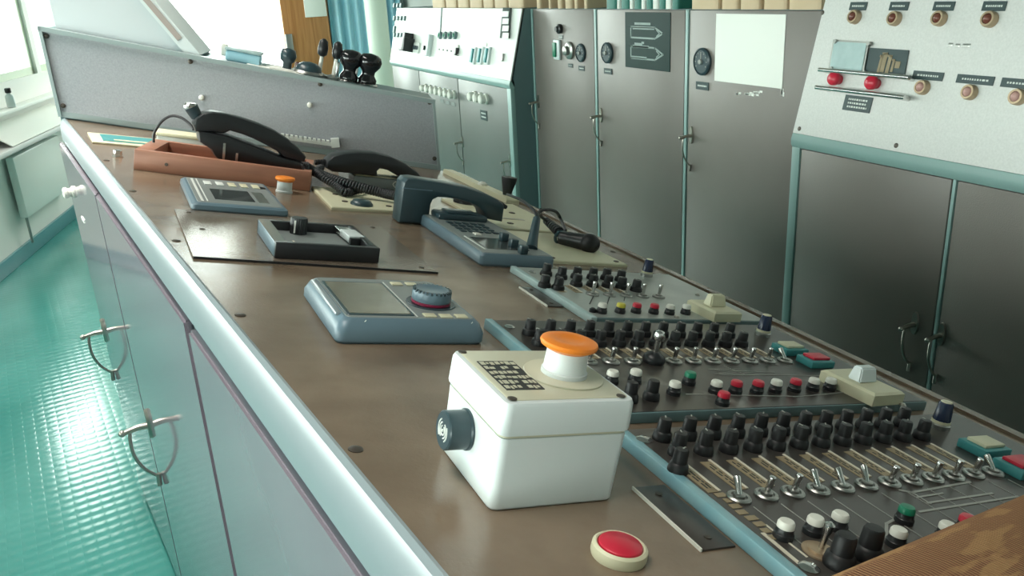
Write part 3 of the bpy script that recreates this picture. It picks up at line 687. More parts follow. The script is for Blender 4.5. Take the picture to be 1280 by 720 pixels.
# --- emergency stop box
eb_ = on_console('emergency_stop_box', 'white plastic emergency stop box with orange mushroom button and black buzzer', 'stop box', .2345, .517)
mb = MB()
def rrect(hx, hy, r, z, n=5):
    P = []
    for cx_, cy_, a0 in ((hx-r, hy-r, 0), (-hx+r, hy-r, 90), (-hx+r, -hy+r, 180), (hx-r, -hy+r, 270)):
        for k in range(n+1):
            a = math.radians(a0+90*k/n); P.append((cx_+r*math.cos(a), cy_+r*math.sin(a), z))
    return P
mb._rings([rrect(.0505, .0495, .006, .0005), rrect(.0515, .0505, .007, .002), rrect(.0525, .0515, .007, .056)]); mb.build('body', 'white_pl', eb_, 30)
MB()._rings([rrect(.0515, .0505, .006, .056), rrect(.0515, .0505, .006, .0585)]).build('seal', 'pale_yellow', eb_)
mb = MB(); mb._rings([rrect(.0535, .0525, .007, .0585), rrect(.054, .053, .007, .0605), rrect(.0535, .0525, .007, .0795), rrect(.0522, .0512, .006, .0822), rrect(.0495, .0485, .005, .083)]); lid = mb.build('lid', 'white_pl', eb_, 30)
MB()._rings([rrect(.049, .048, .005, .0832), rrect(.0485, .0475, .005, .0836)]).build('lit_top_plate', 'pale_yellow', lid)  # yellowish lighting on the lid top is painted into this plate
bx, by = .2515-.2345, .513-.517
MB().lathe([(.031, .0836), (.031, .0846), (.0305, .085)], 36, (bx, by, 0)).build('button_plate', 'pale_yellow', lid)
mb = MB(); mb.lathe([(.0178, .085), (.0178, .088), (.0166, .0885), (.0158, .104), (.013, .106)], 32, (bx, by, 0)); mush = mb.build('mushroom_button', 'white_pl', eb_)
mb = MB(); mb.lathe([(.013, .103), (.0165, .1045), (.0215, .1075), (.0222, .1095), (.0215, .1112), (.017, .1128), (.0105, .1124), (.009, .1115), (.001, .1112)], 40, (bx, by, 0)); mb.build('mushroom_cap', 'orange', mush, 30)
for x, y in ((-.047, .0445), (-.046, -.0455), (.0425, -.046), (.047, .0445)):
    mb = MB().at((x, y, .0836)); mb.lathe([(.0034, 0), (.0034, .0006), (.0026, .0009), (.001, .001)], 16); mb.build('screw', 'dark_screw', lid)
# sticker with two columns of dark lettering
sx0, sx1, sy0, sy1 = .191-.2345, .2215-.2345, .486-.517, .541-.517
stk = MB().box(sx0, sx1, sy0, sy1, .0836, .0841).build('label_sticker', 'ink', lid)
mb = MB(); rows = 6
for k in range(rows):
    y1 = sy1-(k+.12)*(sy1-sy0)/rows; y0 = y1-.76*(sy1-sy0)/rows
    x = sx0+.001
    while x < sx1-.0016:
        w = random.uniform(.0016, .0040); w = min(w, sx1-.0008-x)
        if random.random() < .82: mb.box(x, x+w, y0+random.uniform(0, .0022), y1-random.uniform(0, .002), .0841, .0843)
        x += w+random.uniform(.0007, .0014)
mb.build('lettering', 'pale_yellow', stk)
# buzzer on the left face
mb = MB().at((-.0518, .0045, .0375), (0, -PI/2, 0)); mb.lathe([(.0158, 0), (.0158, .002), (.0148, .003), (.0148, .0185), (.0138, .0195), (.001, .0195)], 36); bz = mb.build('buzzer', 'dteal', eb_)
mb = MB().at((-.0518, .0045, .0375), (0, -PI/2, 0))
for r_, a0, a1 in ((.0035, 20, 340), (.0060, 200, 345), (.0060, 20, 160), (.0085, 30, 150), (.0085, 215, 320)):
    mb.tube([(r_*math.cos(math.radians(a)), r_*math.sin(math.radians(a)), .0196) for a in range(a0, a1, 15)], .0006, 6, smooth=0)
mb.lathe([(.0012, .0195), (.001, .0203)], 10); mb.build('sound_slots', 'labeltext', bz)
mb = MB().at((.0525, .048, .05)); mb.lathe([(.006, -.03), (.006, .004)], 14); mb.build('hinge_strap', 'pale_yellow', eb_)

# --- red push button in cream ring
u, v = inv(774, 688, 0.004)
rb = on_console('push_button', 'round red push button in cream ring beside the white stop box', 'button', u, v)
MB().lathe([(.0185, 0), (.0192, .002), (.0188, .0075), (.0168, .009), (.0158, .0085), (.0150, .006)], 36).build('ring', 'cream', rb)
MB().lathe([(.0150, .002), (.0150, .0088), (.0142, .0098), (.001, .0102)], 36).build('cap', 'redcap', rb, 50)
# small orange-topped stop button by the tray
u, v = inv(355, 240, 0.0)
ob_ = on_console('stop_button', 'small white stop button with orange cap in front of wooden tray', 'button', u, v)
MB().lathe([(.0165, 0), (.0165, .003), (.015, .004), (.0145, .021), (.012, .023)], 24).build('collar', 'white_pl', ob_)
MB().lathe([(.012, .0205), (.017, .023), (.0195, .026), (.0185, .0295), (.012, .031), (.001, .031)], 28).build('cap', 'orange', ob_, 50)
# bolt
u, v = inv(147, 196, 0)
t = on_console('bolt', 'small chrome bolt head standing left of the wooden tray', 'bolt', u, v)
MB().lathe([(.011, 0), (.011, .002)], 20).build('washer', 'steel', t); MB().lathe([(.0085, .002), (.0085, .013), (.007, .0145), (.001, .015)], 6).build('head', 'chrome', t)

# --- label plate behind the tray
u0, v0 = inv(108, 176, .002)
t = on_console('name_plate', 'cream name plate with green window lying left behind the wooden tray', 'plate', -.002, 2.185, 0, .08)
MB().box(-.088, .10, -.082, .07, 0, .004, .001).build('plate', 'cream', t)
MB().box(-.064, .092, -.055, .05, .004, .0055).build('green_field', 'tealpl', t)
mb = MB(); mb.box(-.04, .05, -.045, -.028, .0055, .0065); mb.build('lettering', 'cream', t)

# --- dark metal plate with open frame device
t = on_console('metal_plate', 'large thin brown metal plate lying under the open dark frame', 'plate', .0, .0)
MB()._rings([[(.045, 1.128, .0002), (.378, 1.105, .0002), (.378, 1.40, .0002), (.042, 1.426, .0002)], [(.045, 1.128, .0028), (.378, 1.105, .0028), (.378, 1.40, .0028), (.042, 1.426, .0028)]]).build('sheet', 'plate', t, 20)
t.location = W(0, 0, 0)
mb = MB(); mb.box(.044, .379, -.0012, .0006, 0, .0034); mb.M = Matrix.Translation((0, 1.1306, 0)) @ Matrix.Rotation(math.atan2(-.023, .333), 4, 'Z'); 
mb = MB().at((.045, 1.1275, 0), (0, 0, math.atan2(-.023, .333))); mb.box(0, .334, -.0022, 0, .0, .0032); mb.build('front_edge', 'black', t)
for u, v in ((.062, 1.405), (.072, 1.29), (.36, 1.385), (.36, 1.125)): mb = MB().at((u, v, .0028)); mb.lathe([(.004, 0), (.004, .0008), (.001, .001)], 12); mb.build('screw', 'dark_screw', t)

t.location = W(.21, 1.27, 0)
for k_ in t.children: k_.location = (-.21, -1.27, 0)
fr = on_console('open_frame', 'open dark grey instrument frame with black knob and white connector on metal plate', 'instrument frame', .224, 1.213, .0032)
mb = MB(); mb.box(-.074, -.058, -.0755, .0755, 0, .0215, .0015); fr_l = mb.build('side_rail', 'bluegrey', fr)
MB().box(-.074, -.058, -.07, .07, .0215, .0222).build('rail_cap', 'chrome', fr_l)
MB().box(.062, .074, -.0755, .0755, 0, .0215, .0015).build('side_rail', 'black', fr)
MB().box(-.074, .074, -.0775, -.0665, 0, .0225, .0015).build('front_wall', 'black', fr)
MB().box(-.074, .074, .066, .0765, 0, .0215, .0015).build('rear_wall', 'black', fr)
MB().box(-.06, .064, -.068, .068, 0, .008).build('inner_plate', 'greypl', fr)
mb = MB(); mb.box(-.052, -.046, -.062, .06, .008, .0085); mb.box(-.036, -.033, -.062, .0, .008, .0085); mb.build('score_line', 'whiteline', fr)
mb = MB(); mb.box(-.012, .004, -.056, -.03, .008, .0095); mb.build('tag', 'paper', fr)
mb = MB().at((-.017, .052, .008)); 
NK = 24
mb._rings([[((r_*(1+.03*(-1)**i))*math.cos(2*PI*i/(2*NK)), (r_*(1+.03*(-1)**i))*math.sin(2*PI*i/(2*NK)), z) for i in range(2*NK)] for r_, z in ((.0125, 0), (.0125, .022), (.0115, .0245))]); k_ = mb.build('knob', 'black', fr)
MB().at((-.017, .052, .008)).box(-.0095, -.0075, -.0135, -.0118, .003, .022).build('pointer', 'paper', k_)
mb = MB().at((.052, .06, .012), (0, 0, .1)); mb.box(-.011, .011, -.022, .016, 0, .009, .002); mb.build('connector', 'chrome', fr)
mb = MB().at((.056, .022, .012), (0, 0, .06)); mb.box(-.012, .012, -.03, .016, 0, .0105, .001); cn = mb.build('connector', 'white_pl', fr)
mb = MB().at((.056, .022, .012), (0, 0, .06)); mb.box(-.012, .012, -.038, -.03, -.003, .0085, .001); mb.build('plug_face', 'black', cn)

# --- flat control unit with soft keys (far left)
fa = on_console('control_unit', 'flat blue grey keypad unit with five soft keys before the wooden tray', 'control unit', .147, 1.557)
mb = MB(); mb._rings([rrect(.0775, .122, .008, 0), rrect(.079, .1235, .009, .003), rrect(.078, .1225, .009, .010), rrect(.073, .118, .008, .0135)]); mb.build('case', 'bluegrey', fa, 30)
MB()._rings([rrect(.069, .114, .006, .0135), rrect(.0685, .1135, .006, .0142)]).build('face', 'greypl', fa)
MB().box(-.038, .028, -.083, .012, .0142, .0148).build('display', 'dark_disp', fa)
mb = MB(); mb.box(.034, .052, -.085, .01, .0142, .0147); mb.build('silver_strip', 'steel', fa)
for k in range(5): MB().box(-.042+k*.0215, -.029+k*.0215, .05, .085, .0142, .0158, .0006).build('soft_key', 'cream' if k in (2, 3, 4) else 'labeltext', fa)
mb = MB(); mb.lathe([(.011, .0142), (.011, .0146), (.0102, .0146), (.0102, .0142)], 24, (.058, .062, 0)); mb.build('ring_mark', 'black', fa)
mb = MB(); mb.box(-.062, -.058, -.105, .105, .0142, .0146); mb.box(-.053, -.051, -.105, .105, .0142, .0146); mb.build('side_line', 'labeltext', fa)

# --- control unit with jog dial
jd = on_console('jog_dial_unit', 'blue grey control unit with large ribbed dial and square display', 'control unit', .240, .890)
mb = MB(); mb._rings([rrect(.082, .083, .008, .0), rrect(.0845, .0855, .010, .003), rrect(.0845, .0855, .010, .012), rrect(.080, .081, .010, .022), rrect(.075, .076, .009, .0262)]); mb.build('case', 'bluegrey', jd, 35)
MB()._rings([rrect(.073, .074, .006, .0262), rrect(.0725, .0735, .006, .0268)]).build('face', 'greypl', jd)
mb = MB(); mb._rings([rrect(.038, .063, .003, .0268), rrect(.0375, .0625, .003, .0277)]); mb.bm.transform(Matrix.Translation((-.033, -.005, 0))); df = mb.build('display_frame', 'dteal', jd)
MB().box(-.067, .0015, -.064, .0535, .0277, .0281).build('display', 'lens_glass', df)
MB().box(.0055, .0072, -.071, .062, .0268, .0274).build('divider', 'labeltext', jd)
mb = MB(); mb.box(-.0815, -.074, -.06, .065, .0225, .0272, .0022); mb.build('edge_grip', 'alu', jd)
for x, y in ((.022, .056), (.041, .057), (.022, -.066), (.0405, -.067), (.059, -.067)): MB().box(x-.007, x+.007, y-.0058, y+.0058, .0268, .0284, .0006).build('soft_key', 'cream', jd)
mb = MB(); mb.lathe([(.029, .0268), (.0285, .0282), (.025, .0278)], 36, (.04, -.019, 0)); mb.build('dial_seat', 'dteal', jd)
mb = MB(); n2 = 36
def rib(r_, z, a): return [(.04+(r_*(1+a*(-1)**(i//2)))*math.cos(2*PI*i/(2*n2)), -.019+(r_*(1+a*(-1)**(i//2)))*math.sin(2*PI*i/(2*n2)), z) for i in range(2*n2)]
mb._rings([rib(.0222, .0312, 0), rib(.0228, .033, 0), rib(.0228, .040, 0), rib(.0222, .0425, .02), rib(.019, .0445, .03), rib(.0165, .0445, 0), rib(.014, .0435, 0)]); dial = mb.build('dial', 'bluegrey', jd, 30)
mb = MB()
for k in range(26):
    a = 2*PI*k/26; mb.M = Matrix.Translation((.04, -.019, 0)) @ Matrix.Rotation(a, 4, 'Z'); mb.box(.0185, .0226, -.0011, .0011, .0415, .0446)
mb.build('grip_notches', 'dteal', dial)
mb = MB(); mb.lathe([(.0222, .0278), (.0228, .0285), (.0228, .031), (.022, .0314)], 40, (.04, -.019, 0)); mb.build('maroon_band', 'maroon', dial)
for x, y in ((-.058, -.079), (.064, -.079)):
    mb = MB().at((x, y, .0225)); mb.tube([(.0055*math.cos(a), .003+.0055*math.sin(a), .0022+.001*math.sin(a)) for a in [k*PI/8-PI/3 for k in range(11)]], .0005, 5, smooth=0); mb.build('corner_mark', 'labeltext', jd)

# --- cream cover plates
def cream_plate(label, quad, th, extra=None, w0=0):
    cu = sum(q[0] for q in quad)/4; cv = sum(q[1] for q in quad)/4
    t = on_console('cover_plate', label, 'cover plate', cu, cv, w0); P = [(a-cu, b-cv) for a, b in quad]
    mb = MB(); mb._rings([[(a, b, 0) for a, b in P], [(a, b, th*.7) for a, b in P], [(a*.97, b*.985, th) for a, b in P]]); mb.build('plate', 'cream', t, 25)
    return t, cu, cv
t, cu, cv = cream_plate('cream cover plate with flat black knob in front of the second handset', [(.322, 1.53), (.462, 1.545), (.50, 1.745), (.330, 1.745)], .006)
u, v = inv(452, 256, .006); MB().lathe([(.022, .006), (.022, .009), (.017, .015), (.01, .0165), (.001, .017)], 24, (u-cu, v-cv, 0)).build('flat_knob', 'dteal', t, 50)
for px, py in ((419, 243), (431, 252), (486, 258)): u, v = inv(px, py, .006); MB().lathe([(.006, .006), (.006, .0075), (.002, .008)], 12, (u-cu, v-cv, 0)).build('screw', 'dark_screw', t)
t, cu, cv = cream_plate('cream cover plate seen through and right of the blue handset', [(.635, 1.455), (.80, 1.45), (.80, 1.74), (.62, 1.74)], .006)
for a, b in ((.68, 1.50), (.74, 1.62), (.77, 1.49), (.70, 1.70)): MB().lathe([(.007, .006), (.007, .0075), (.002, .0085)], 12, (a-cu, b-cv, 0)).build('screw', 'dark_screw', t)
mb = MB().at((.70-cu, 1.55-cv, 0)); mb.box(-.035, .035, -.006, .006, .006, .0068); mb.build('slot', 'bronze', t)
mb = MB(); mb.lathe([(.026, .006), (.026, .012), (.02, .02), (.018, .03), (.001, .031)], 24, (.66-cu, 1.70-cv, 0)); mb.build('flat_knob', 'black', t, 50)
t, cu, cv = cream_plate('large cream cover plate lying under the round black microphone', [(.615, 1.205), (.775, 1.205), (.775, 1.43), (.615, 1.43)], .006)
for a, b in ((.63, 1.22), (.76, 1.22)): MB().lathe([(.005, .006), (.005, .0072), (.002, .008)], 12, (a-cu, b-cv, 0)).build('screw', 'dark_screw', t)
t, cu, cv = cream_plate('narrow cream strip along the low console edge behind the blue handset', [(.800, 1.78), (.835, 1.78), (.822, 2.20), (.796, 2.20)], .012)
MB().lathe([(.012, .012), (.012, .016), (.006, .02)], 14, (.0, -.03, 0)).build('stud', 'whitecap', t)
MB().lathe([(.010, .012), (.019, .05), (.019, .056)], 18, (.01, -.16, 0)).build('cone_knob', 'black', t)

# --- intercom phone : keypad base + handset
ph = on_console('intercom_phone', 'blue grey keypad intercom base in front of the blue handset', 'phone', .537, 1.31)
mb = MB(); mb._rings([rrect(.0645, .145, .006, 0), rrect(.0665, .147, .007, .003), rrect(.0665, .147, .007, .016), rrect(.064, .1445, .007, .0205)]); mb.build('base', 'bluegrey', ph, 30)
MB()._rings([rrect(.061, .141, .005, .0205), rrect(.0605, .1405, .005, .0213)]).build('face', 'greypl', ph)
KEY = MB().box(-.0055, .0055, -.0065, .0065, 0, .0022, .0008).mesh('key', 'dteal')
for i in range(5):
    for j in range(4): ob('key', KEY, ph, (-.036+i*.0155, .075-j*.022, .0213))
ob('key', MB().box(-.006, .006, -.007, .007, 0, .0025, .0008).mesh('key', 'whitecap'), ph, (-.018, -.012, .0213), label='white key')
MB().box(-.042, .034, -.115, -.035, .0213, .0218).build('display', 'dark_disp', ph)
MB().box(-.05, -.0475, -.12, -.03, .0213, .0219).build('pale_line', 'labeltext', ph)
mb = MB(); mb.box(-.048, .05, .098, .145, .0205, .032, .004); mb.box(-.03, .03, .105, .14, .032, .036, .002); mb.build('cradle', 'dteal', ph)
KB = MB().box(-.0068, .0068, -.0068, .0068, 0, .0145, .0018).mesh('small_knob', 'dteal')
for px, py in ((629, 301), (641, 309), (653, 317)):
    u, v = inv(px, py, .0215); ob('small_knob', KB, ph, (min(u-.537, .052), v-1.31, .0213))
# handset traced in its own upright plane, extruded to real depth
hs = on_console('handset', 'dark teal telephone handset lying across the keypad intercom base', 'telephone handset', .53, 1.4725)
prof = [(.4285, .002), (.4275, .060), (.4285, .0765), (.434, .0835), (.448, .0855), (.50, .0825), (.55, .0785), (.595, .0695), (.622, .060), (.634, .0525), (.637, .046), (.637, .0175), (.600, .0215), (.594, .034), (.583, .0425), (.565, .049), (.54, .0535), (.515, .0555), (.498, .0545), (.489, .049), (.486, .040), (.486, .002)]
def puff(mb, prof, cu, ym, hy, bev=.006):
    c = (sum(p[0] for p in prof)/len(prof), sum(p[1] for p in prof)/len(prof)); rings = []
    n = len(prof)
    def inset(d):
        out = []
        for i in range(n):
            p = Vector(prof[i]); a = Vector(prof[i-1]); b = Vector(prof[(i+1) % n])
            e1 = (p-a).normalized(); e2 = (b-p).normalized(); n1 = Vector((e1.y, -e1.x)); n2 = Vector((e2.y, -e2.x)); nn = (n1+n2)
            nn = nn.normalized() if nn.length > 1e-4 else n1
            out.append(p+nn*d*sg)
        return out
    ar = sum(prof[i-1][0]*prof[i][1]-prof[i][0]*prof[i-1][1] for i in range(n)); sg = -1 if ar > 0 else 1
    for dy, d in ((-hy, bev), (-hy+bev*.3, bev*.3), (-hy+bev, 0), (hy-bev, 0), (hy-bev*.3, bev*.3), (hy, bev)):
        rings.append([(q[0]-cu, ym+dy, q[1]) for q in inset(d)])
    mb._rings(rings); return mb
puff(MB(), prof, .53, 0, .0245, .005).build('handset_body', 'dteal', hs, 30)
mb = MB(); mb.box(-.103, -.0455, -.0252, -.0225, .0655, .0672); mb.build('seam', 'bluegrey', hs)
MB().cyl((.107, 0, .048), (.122, 0, .043), .006, .004).build('cord_boot', 'rubber', hs)

# --- connector and round microphone on cable
mc = on_console('microphone_cable', 'black cable looping from upright plug to round microphone on cream plate', 'microphone cable', .60, 1.2)
u, v = inv(664, 311, .0215); u = min(u, .594); pb_ = Vector((u-.60, v-1.2, .0216)); u2, v2 = inv(671, 273, .066); pt_ = Vector((u2-.60, v2-1.2, .066))
MB().tube([pb_, pb_.lerp(pt_, .3), pt_], .0108, 16, .0065, smooth=4).build('plug', 'dteal', mc)
def cp(px, py, w): a, b = inv(px, py, w); return Vector((a-.60, b-1.2, w))
m0 = cp(701, 297, .017); m1 = cp(735, 304, .020)
MB().tube([pt_, cp(668, 264, .075), cp(655, 252, .08), cp(642, 246, .075), cp(634, 243, .060)], .0026, 8).build('cord', 'rubber', mc)
MB().tube([pt_+Vector((.002, 0, .0)), cp(673, 266, .072), cp(682, 262, .075), cp(694, 264, .06), cp(700, 272, .04), cp(707, 288, .03)], .003, 8).build('cable', 'rubber', mc)
mb = MB(); A_, B_ = cp(683, 276, .024), cp(700, 291, .02)
for k in range(7):
    a = A_.lerp(B_, k/7); b = A_.lerp(B_, (k+.7)/7); mb.cyl(a, b, .0075+.0004*k, .0078+.0004*k, 14)
mb.cyl(A_, B_, .006, .007); mb.build('ribbed_boot', 'rubber', mc)
MB().tube([cp(676, 262, .07), cp(676, 270, .045), A_], .003, 8).build('cable', 'rubber', mc)
mb = MB(); dr_ = (m1-m0); mb.tube([m0, m0+dr_*.1, m0+dr_*.5, m0+dr_*.8, m1], .0125, 20, .0165, smooth=3); mic = mb.build('microphone_body', 'black', mc, 50)
MB().ball(m1+dr_*.06, .0195, (1, 1, .95), 20).build('microphone_head', 'black_matte', mic, 60)
MB().tube([m0+Vector((.012*math.cos(a), .0, .012*math.sin(a))) for a in [k*PI/6 for k in range(13)]], .003, 8, smooth=0).build('collar', 'dteal', mic)

# --- wooden tray
TA = math.atan2(-.075, .31)
tr = on_console('wooden_tray', 'open red-brown wooden tray holding the black radio handset', 'tray', -.008, 1.79, 0, TA)
TLn, TDp, THt = .337, .19, .04
MB().box(0, TLn, 0, .018, 0, THt, .0012).build('front_wall', 'wood_tray', tr)
MB().box(0, TLn, TDp-.016, TDp, 0, THt, .0012).build('rear_wall', 'wood_tray', tr)
MB().box(.0, .032, .018, TDp-.016, 0, THt, .0012).build('end_wall', 'wood_tray', tr)
MB().box(TLn-.016, TLn, .018, TDp-.016, 0, THt, .0012).build('end_wall', 'wood_tray', tr)
MB().box(.032, TLn-.016, .018, TDp-.016, 0, .006).build('floor_board', 'wood_tray', tr)
mb = MB()
for x in (.06, .30): mb.at((x, -.0004, .018), (PI/2, 0, 0)); mb.lathe([(.0035, 0), (.0035, .0006), (.001, .001)], 12)
mb.build('screw', 'dark_screw', tr)
# radio handset in the tray
V1 = 1.845
rh = on_console('radio_handset', 'large black radio handset on cradle tilted in the wooden tray', 'handset', .22, V1)
def tp(px, py, v=V1): return inv_v(px, py, v)
arch = [tp(*p) for p in [(243, 163), (240, 154), (244, 146), (253, 140), (265, 138.5), (280, 140.5), (300, 146), (322, 153.5), (342, 162), (358, 172), (370, 182), (380, 194), (378, 200), (362, 199), (352, 195), (346, 188), (332, 180), (315, 171.5), (300, 165.5), (286, 161.5), (278, 165), (262, 163)]]
puff(MB(), arch, .22, 0, .028, .006).build('handset_body', 'black', rh, 35)
base = [tp(*p) for p in [(246, 162), (262, 164), (283, 168), (300, 174), (325, 184), (349, 194), (368, 199), (380, 203), (384, 209), (380, 216), (330, 207), (275, 199), (267, 193), (262, 184), (248, 175)]]
base = [(a, max(b, .0075)) for a, b in base]
puff(MB(), base, .22, 0, .036, .004).build('cradle', 'black', rh, 35)
a0, a1 = tp(246, 146), tp(237, 131)
mb = MB(); mb.cyl((a0[0]-.22, 0, a0[1]), (a1[0]-.22+.003, 0, a1[1]-.004), .012, .014); mb.build('hook', 'dteal', rh)
mb = MB(); mb.lathe([(.013, -.004), (.014, .002), (.010, .007), (.001, .008)], 16, (a1[0]-.22+.002, 0, a1[1]-.003)); mb.build('hook_tip', 'chrome', rh)
a0, a1 = tp(276, 197), tp(281, 176)
MB().box(a0[0]-.22-.002, a0[0]-.22+.003, -.039, -.036, a0[1]+.002, a1[1]).build('metal_clip', 'chrome', rh)
a0, a1 = tp(292, 199), tp(294, 188)
MB().box(a0[0]-.22-.002, a0[0]-.22+.003, -.039, -.036, a0[1]+.002, a1[1]).build('metal_clip', 'chrome', rh)
def cw(px, py, v): return Vector(on_y(px, py, v))
# thin wire from the tray to the handset
cb = thing('thin_wire', 'thin black wire arching from the wooden tray to the radio handset', 'wire', tuple(cw(192, 168, 1.9)))
o_ = cb.location
MB().tube([cw(192, 178, 1.9)-o_, cw(193, 166, 1.9)-o_, cw(202, 152, 1.89)-o_, cw(214, 145, 1.88)-o_, cw(226, 147, 1.87)-o_, cw(236, 154, 1.86)-o_, cw(242, 162, 1.85)-o_], .0028, 8).build('wire', 'rubber', cb)
# cream box behind the tray
u, v = inv(226, 178, 0)
jb = on_console('junction_box', 'low cream box standing behind the wooden tray', 'box', .115, 2.10, 0, -.12)
MB().box(-.065, .065, -.035, .035, 0, .036, .003).build('body', 'panel_white', jb); MB().box(-.067, .067, -.037, .037, .036, .044, .003).build('lid', 'cream', jb)
# second telephone: base + handset
p2 = on_console('telephone_base', 'low grey telephone base under the far black handset', 'phone', .515, 1.88)
mb = MB(); mb.box(-.075, .07, -.055, .085, 0, .024, .004); mb.build('body', 'greypl', p2)
MB().box(-.07, .066, -.05, .08, .024, .027, .001).build('top_cover', 'cream', p2)
mb = MB()
mb.at((.022, -.0552, .013), (PI/2, 0, 0)); mb.tube([(.006, .004, 0), (0, .006, 0), (-.005, 0, 0), (0, -.006, 0), (.005, -.004, 0)], .0012, 6)
mb.at((.04, -.0552, .013), (PI/2, 0, 0)); mb.extrude([(-.007, -.006, 0), (.007, -.006, 0), (0, .008, 0)], (0, 0, .0008)); mb.build('front_mark', 'whitecap', p2)
V2 = 1.845
h2 = on_console('handset', 'black telephone handset lying on the far grey telephone base', 'telephone handset', .48, V2)
arch = [tp(p[0], p[1], V2) for p in [(405, 208), (407, 199), (414, 193), (428, 189.5), (445, 188.5), (465, 189.5), (485, 194), (503, 202), (517, 212), (523, 219), (512, 223), (500, 223), (492, 217), (482, 211), (472, 208.5), (468, 212), (468, 223), (440, 223), (412, 219)]]
arch = [(a, max(b, .0285)) for a, b in arch]
puff(MB(), arch, .48, .0, .026, .006).build('handset_body', 'black', h2, 40)
mb = MB(); e0 = tp(406, 204, V2); 
for k in range(4): mb.cyl((e0[0]-.48-.006*k, 0, e0[1]), (e0[0]-.48-.006*k-.004, 0, e0[1]), .009-.001*k)
mb.build('cord_boot', 'rubber', h2)
# coiled cords
def coil(name, label, pts, r, rw, turns):
    P = [Vector(p) for p in pts]; t = thing(name, label, 'cord', tuple(P[0])); Q = []
    n = len(P)-1; N = turns*9
    def cr(s):
        i = min(int(s*n), n-1); f = s*n-i; a = P[max(i-1, 0)]; b = P[i]; c = P[i+1]; d = P[min(i+2, n)]
        return .5*((2*b)+(c-a)*f+(2*a-5*b+4*c-d)*f*f+(3*b-a-3*c+d)*f**3)
    for k in range(N+1):
        s = k/N; p = cr(s); tg = (cr(min(s+.01, 1))-cr(max(s-.01, 0))).normalized(); x = tg.cross(Vector((0, 0, 1))).normalized(); y = x.cross(tg)
        a = 2*PI*turns*s; rr = r*min(1, s*14+.05, (1-s)*14+.05); Q.append(p+(x*math.cos(a)+y*math.sin(a))*rr-P[0])
    MB().tube(Q, rw, 5, smooth=0).build('coil', 'rubber', t, 80); return t
def cq(px, py, w): a, b = inv(px, py, w); return W(a, b, w)
coil('coiled_cord', 'thick coiled black cord crossing from the wooden tray to the blue handset', [cq(378, 205, .05), cq(392, 214, .035), cq(410, 222, .03), cq(432, 229, .03), cq(458, 236, .026), cq(482, 242, .022), cq(500, 246, .022)], .0075, .0034, 46)
coil('coiled_cord', 'black cord loop hanging below the far handset over the cream plate', [cq(404, 208, .04), cq(396, 214, .035), cq(404, 222, .03), cq(420, 232, .022), cq(431, 240, .016), cq(445, 238, .016), cq(462, 233, .018)], .006, .0032, 36)

# --- thin dark plates set in the top
def thin_plate(label, u0, u1, v0, v1):
    t = on_console('floor_plate', label, 'cover plate', (u0+u1)/2, (v0+v1)/2); t.name = 'inset_plate'
    a, b = (u1-u0)/2, (v1-v0)/2
    MB().box(-a, a, -b, b, 0, .0018, .0005).build('plate', 'm_dark', t); MB().box(-a-.0012, -a, -b, b, 0, .0026).build('pale_edge', 'whitecap', t)
    for y in (-b*.7, b*.7): MB().lathe([(.003, .0018), (.003, .0026), (.001, .003)], 10, (0, y, 0)).build('screw', 'dark_screw', t)
thin_plate('small dark inset plate left of the far control panel', .484, .509, .955, 1.045)
thin_plate('small dark inset plate left of the nearest control panel', .313, .343, .392, .480)

# ------------------------------------------------------------------ three control panels
def knob_mesh(r, h, m_='black_matte'):
    mb = MB(); n = 22
    mb.lathe([(r*1.42, 0), (r*1.45, h*.08), (r*1.32, h*.34), (r*1.05, h*.42), (r*.96, h*.92), (r*.82, h*.99), (r*.1, h)], n)
    return mb.mesh('control_knob', m_)
def pointer_mesh(r, h):
    return MB().box(-r*.09, r*.09, r*.2, r*.97, h*.93, h*1.015).mesh('pointer_line', 'greyline')
def toggle_meshes(h=.013):
    n = MB(); n.lathe([(.0098, 0), (.0099, .0018), (.0088, .0030), (.0066, .0030), (.0060, .0016), (.0046, .0016), (.0046, .0040), (.0034, .0046)], 22)
    l = MB(); l.lathe([(.0022, 0), (.0026, h*.5), (.0031, h*.88), (.0026, h), (.0005, h*1.03)], 12)
    return n.mesh('toggle_switch', 'steel'), l.mesh('lever', 'chrome')
def button_meshes():
    a = MB().lathe([(.0078, 0), (.0078, .004), (.0068, .005), (.0064, .009), (.0055, .0095)], 20).mesh('push_button', 'black')
    b = MB(); b.lathe([(.0064, .0078), (.0067, .0085), (.0066, .0125), (.0055, .0142), (.0005, .0146)], 20); return a, b
BTN = MB().lathe([(.0074, 0), (.0074, .004), (.0066, .005), (.0062, .0085), (.0055, .009)], 20).mesh('push_button', 'black')
def cap(m_): return MB().lathe([(.0055, .0078), (.0064, .0085), (.0063, .0118), (.0052, .0136), (.0005, .014)], 20).mesh('button_cap', m_)
CAPS = {k: cap(v) for k, v in dict(white='whitecap', red='redcap', green='green', yellow='yellow').items()}
TN, TL = toggle_meshes(.0150); TN2, TL2 = toggle_meshes(.017)
KM = knob_mesh(.0060, .0200); KP = pointer_mesh(.0060, .0200); KM2 = knob_mesh(.0060, .0180); KP2 = pointer_mesh(.0060, .0180)
KMs = knob_mesh(.0068, .018); KPs = pointer_mesh(.0068, .018)
KBig = knob_mesh(.0076, .024)
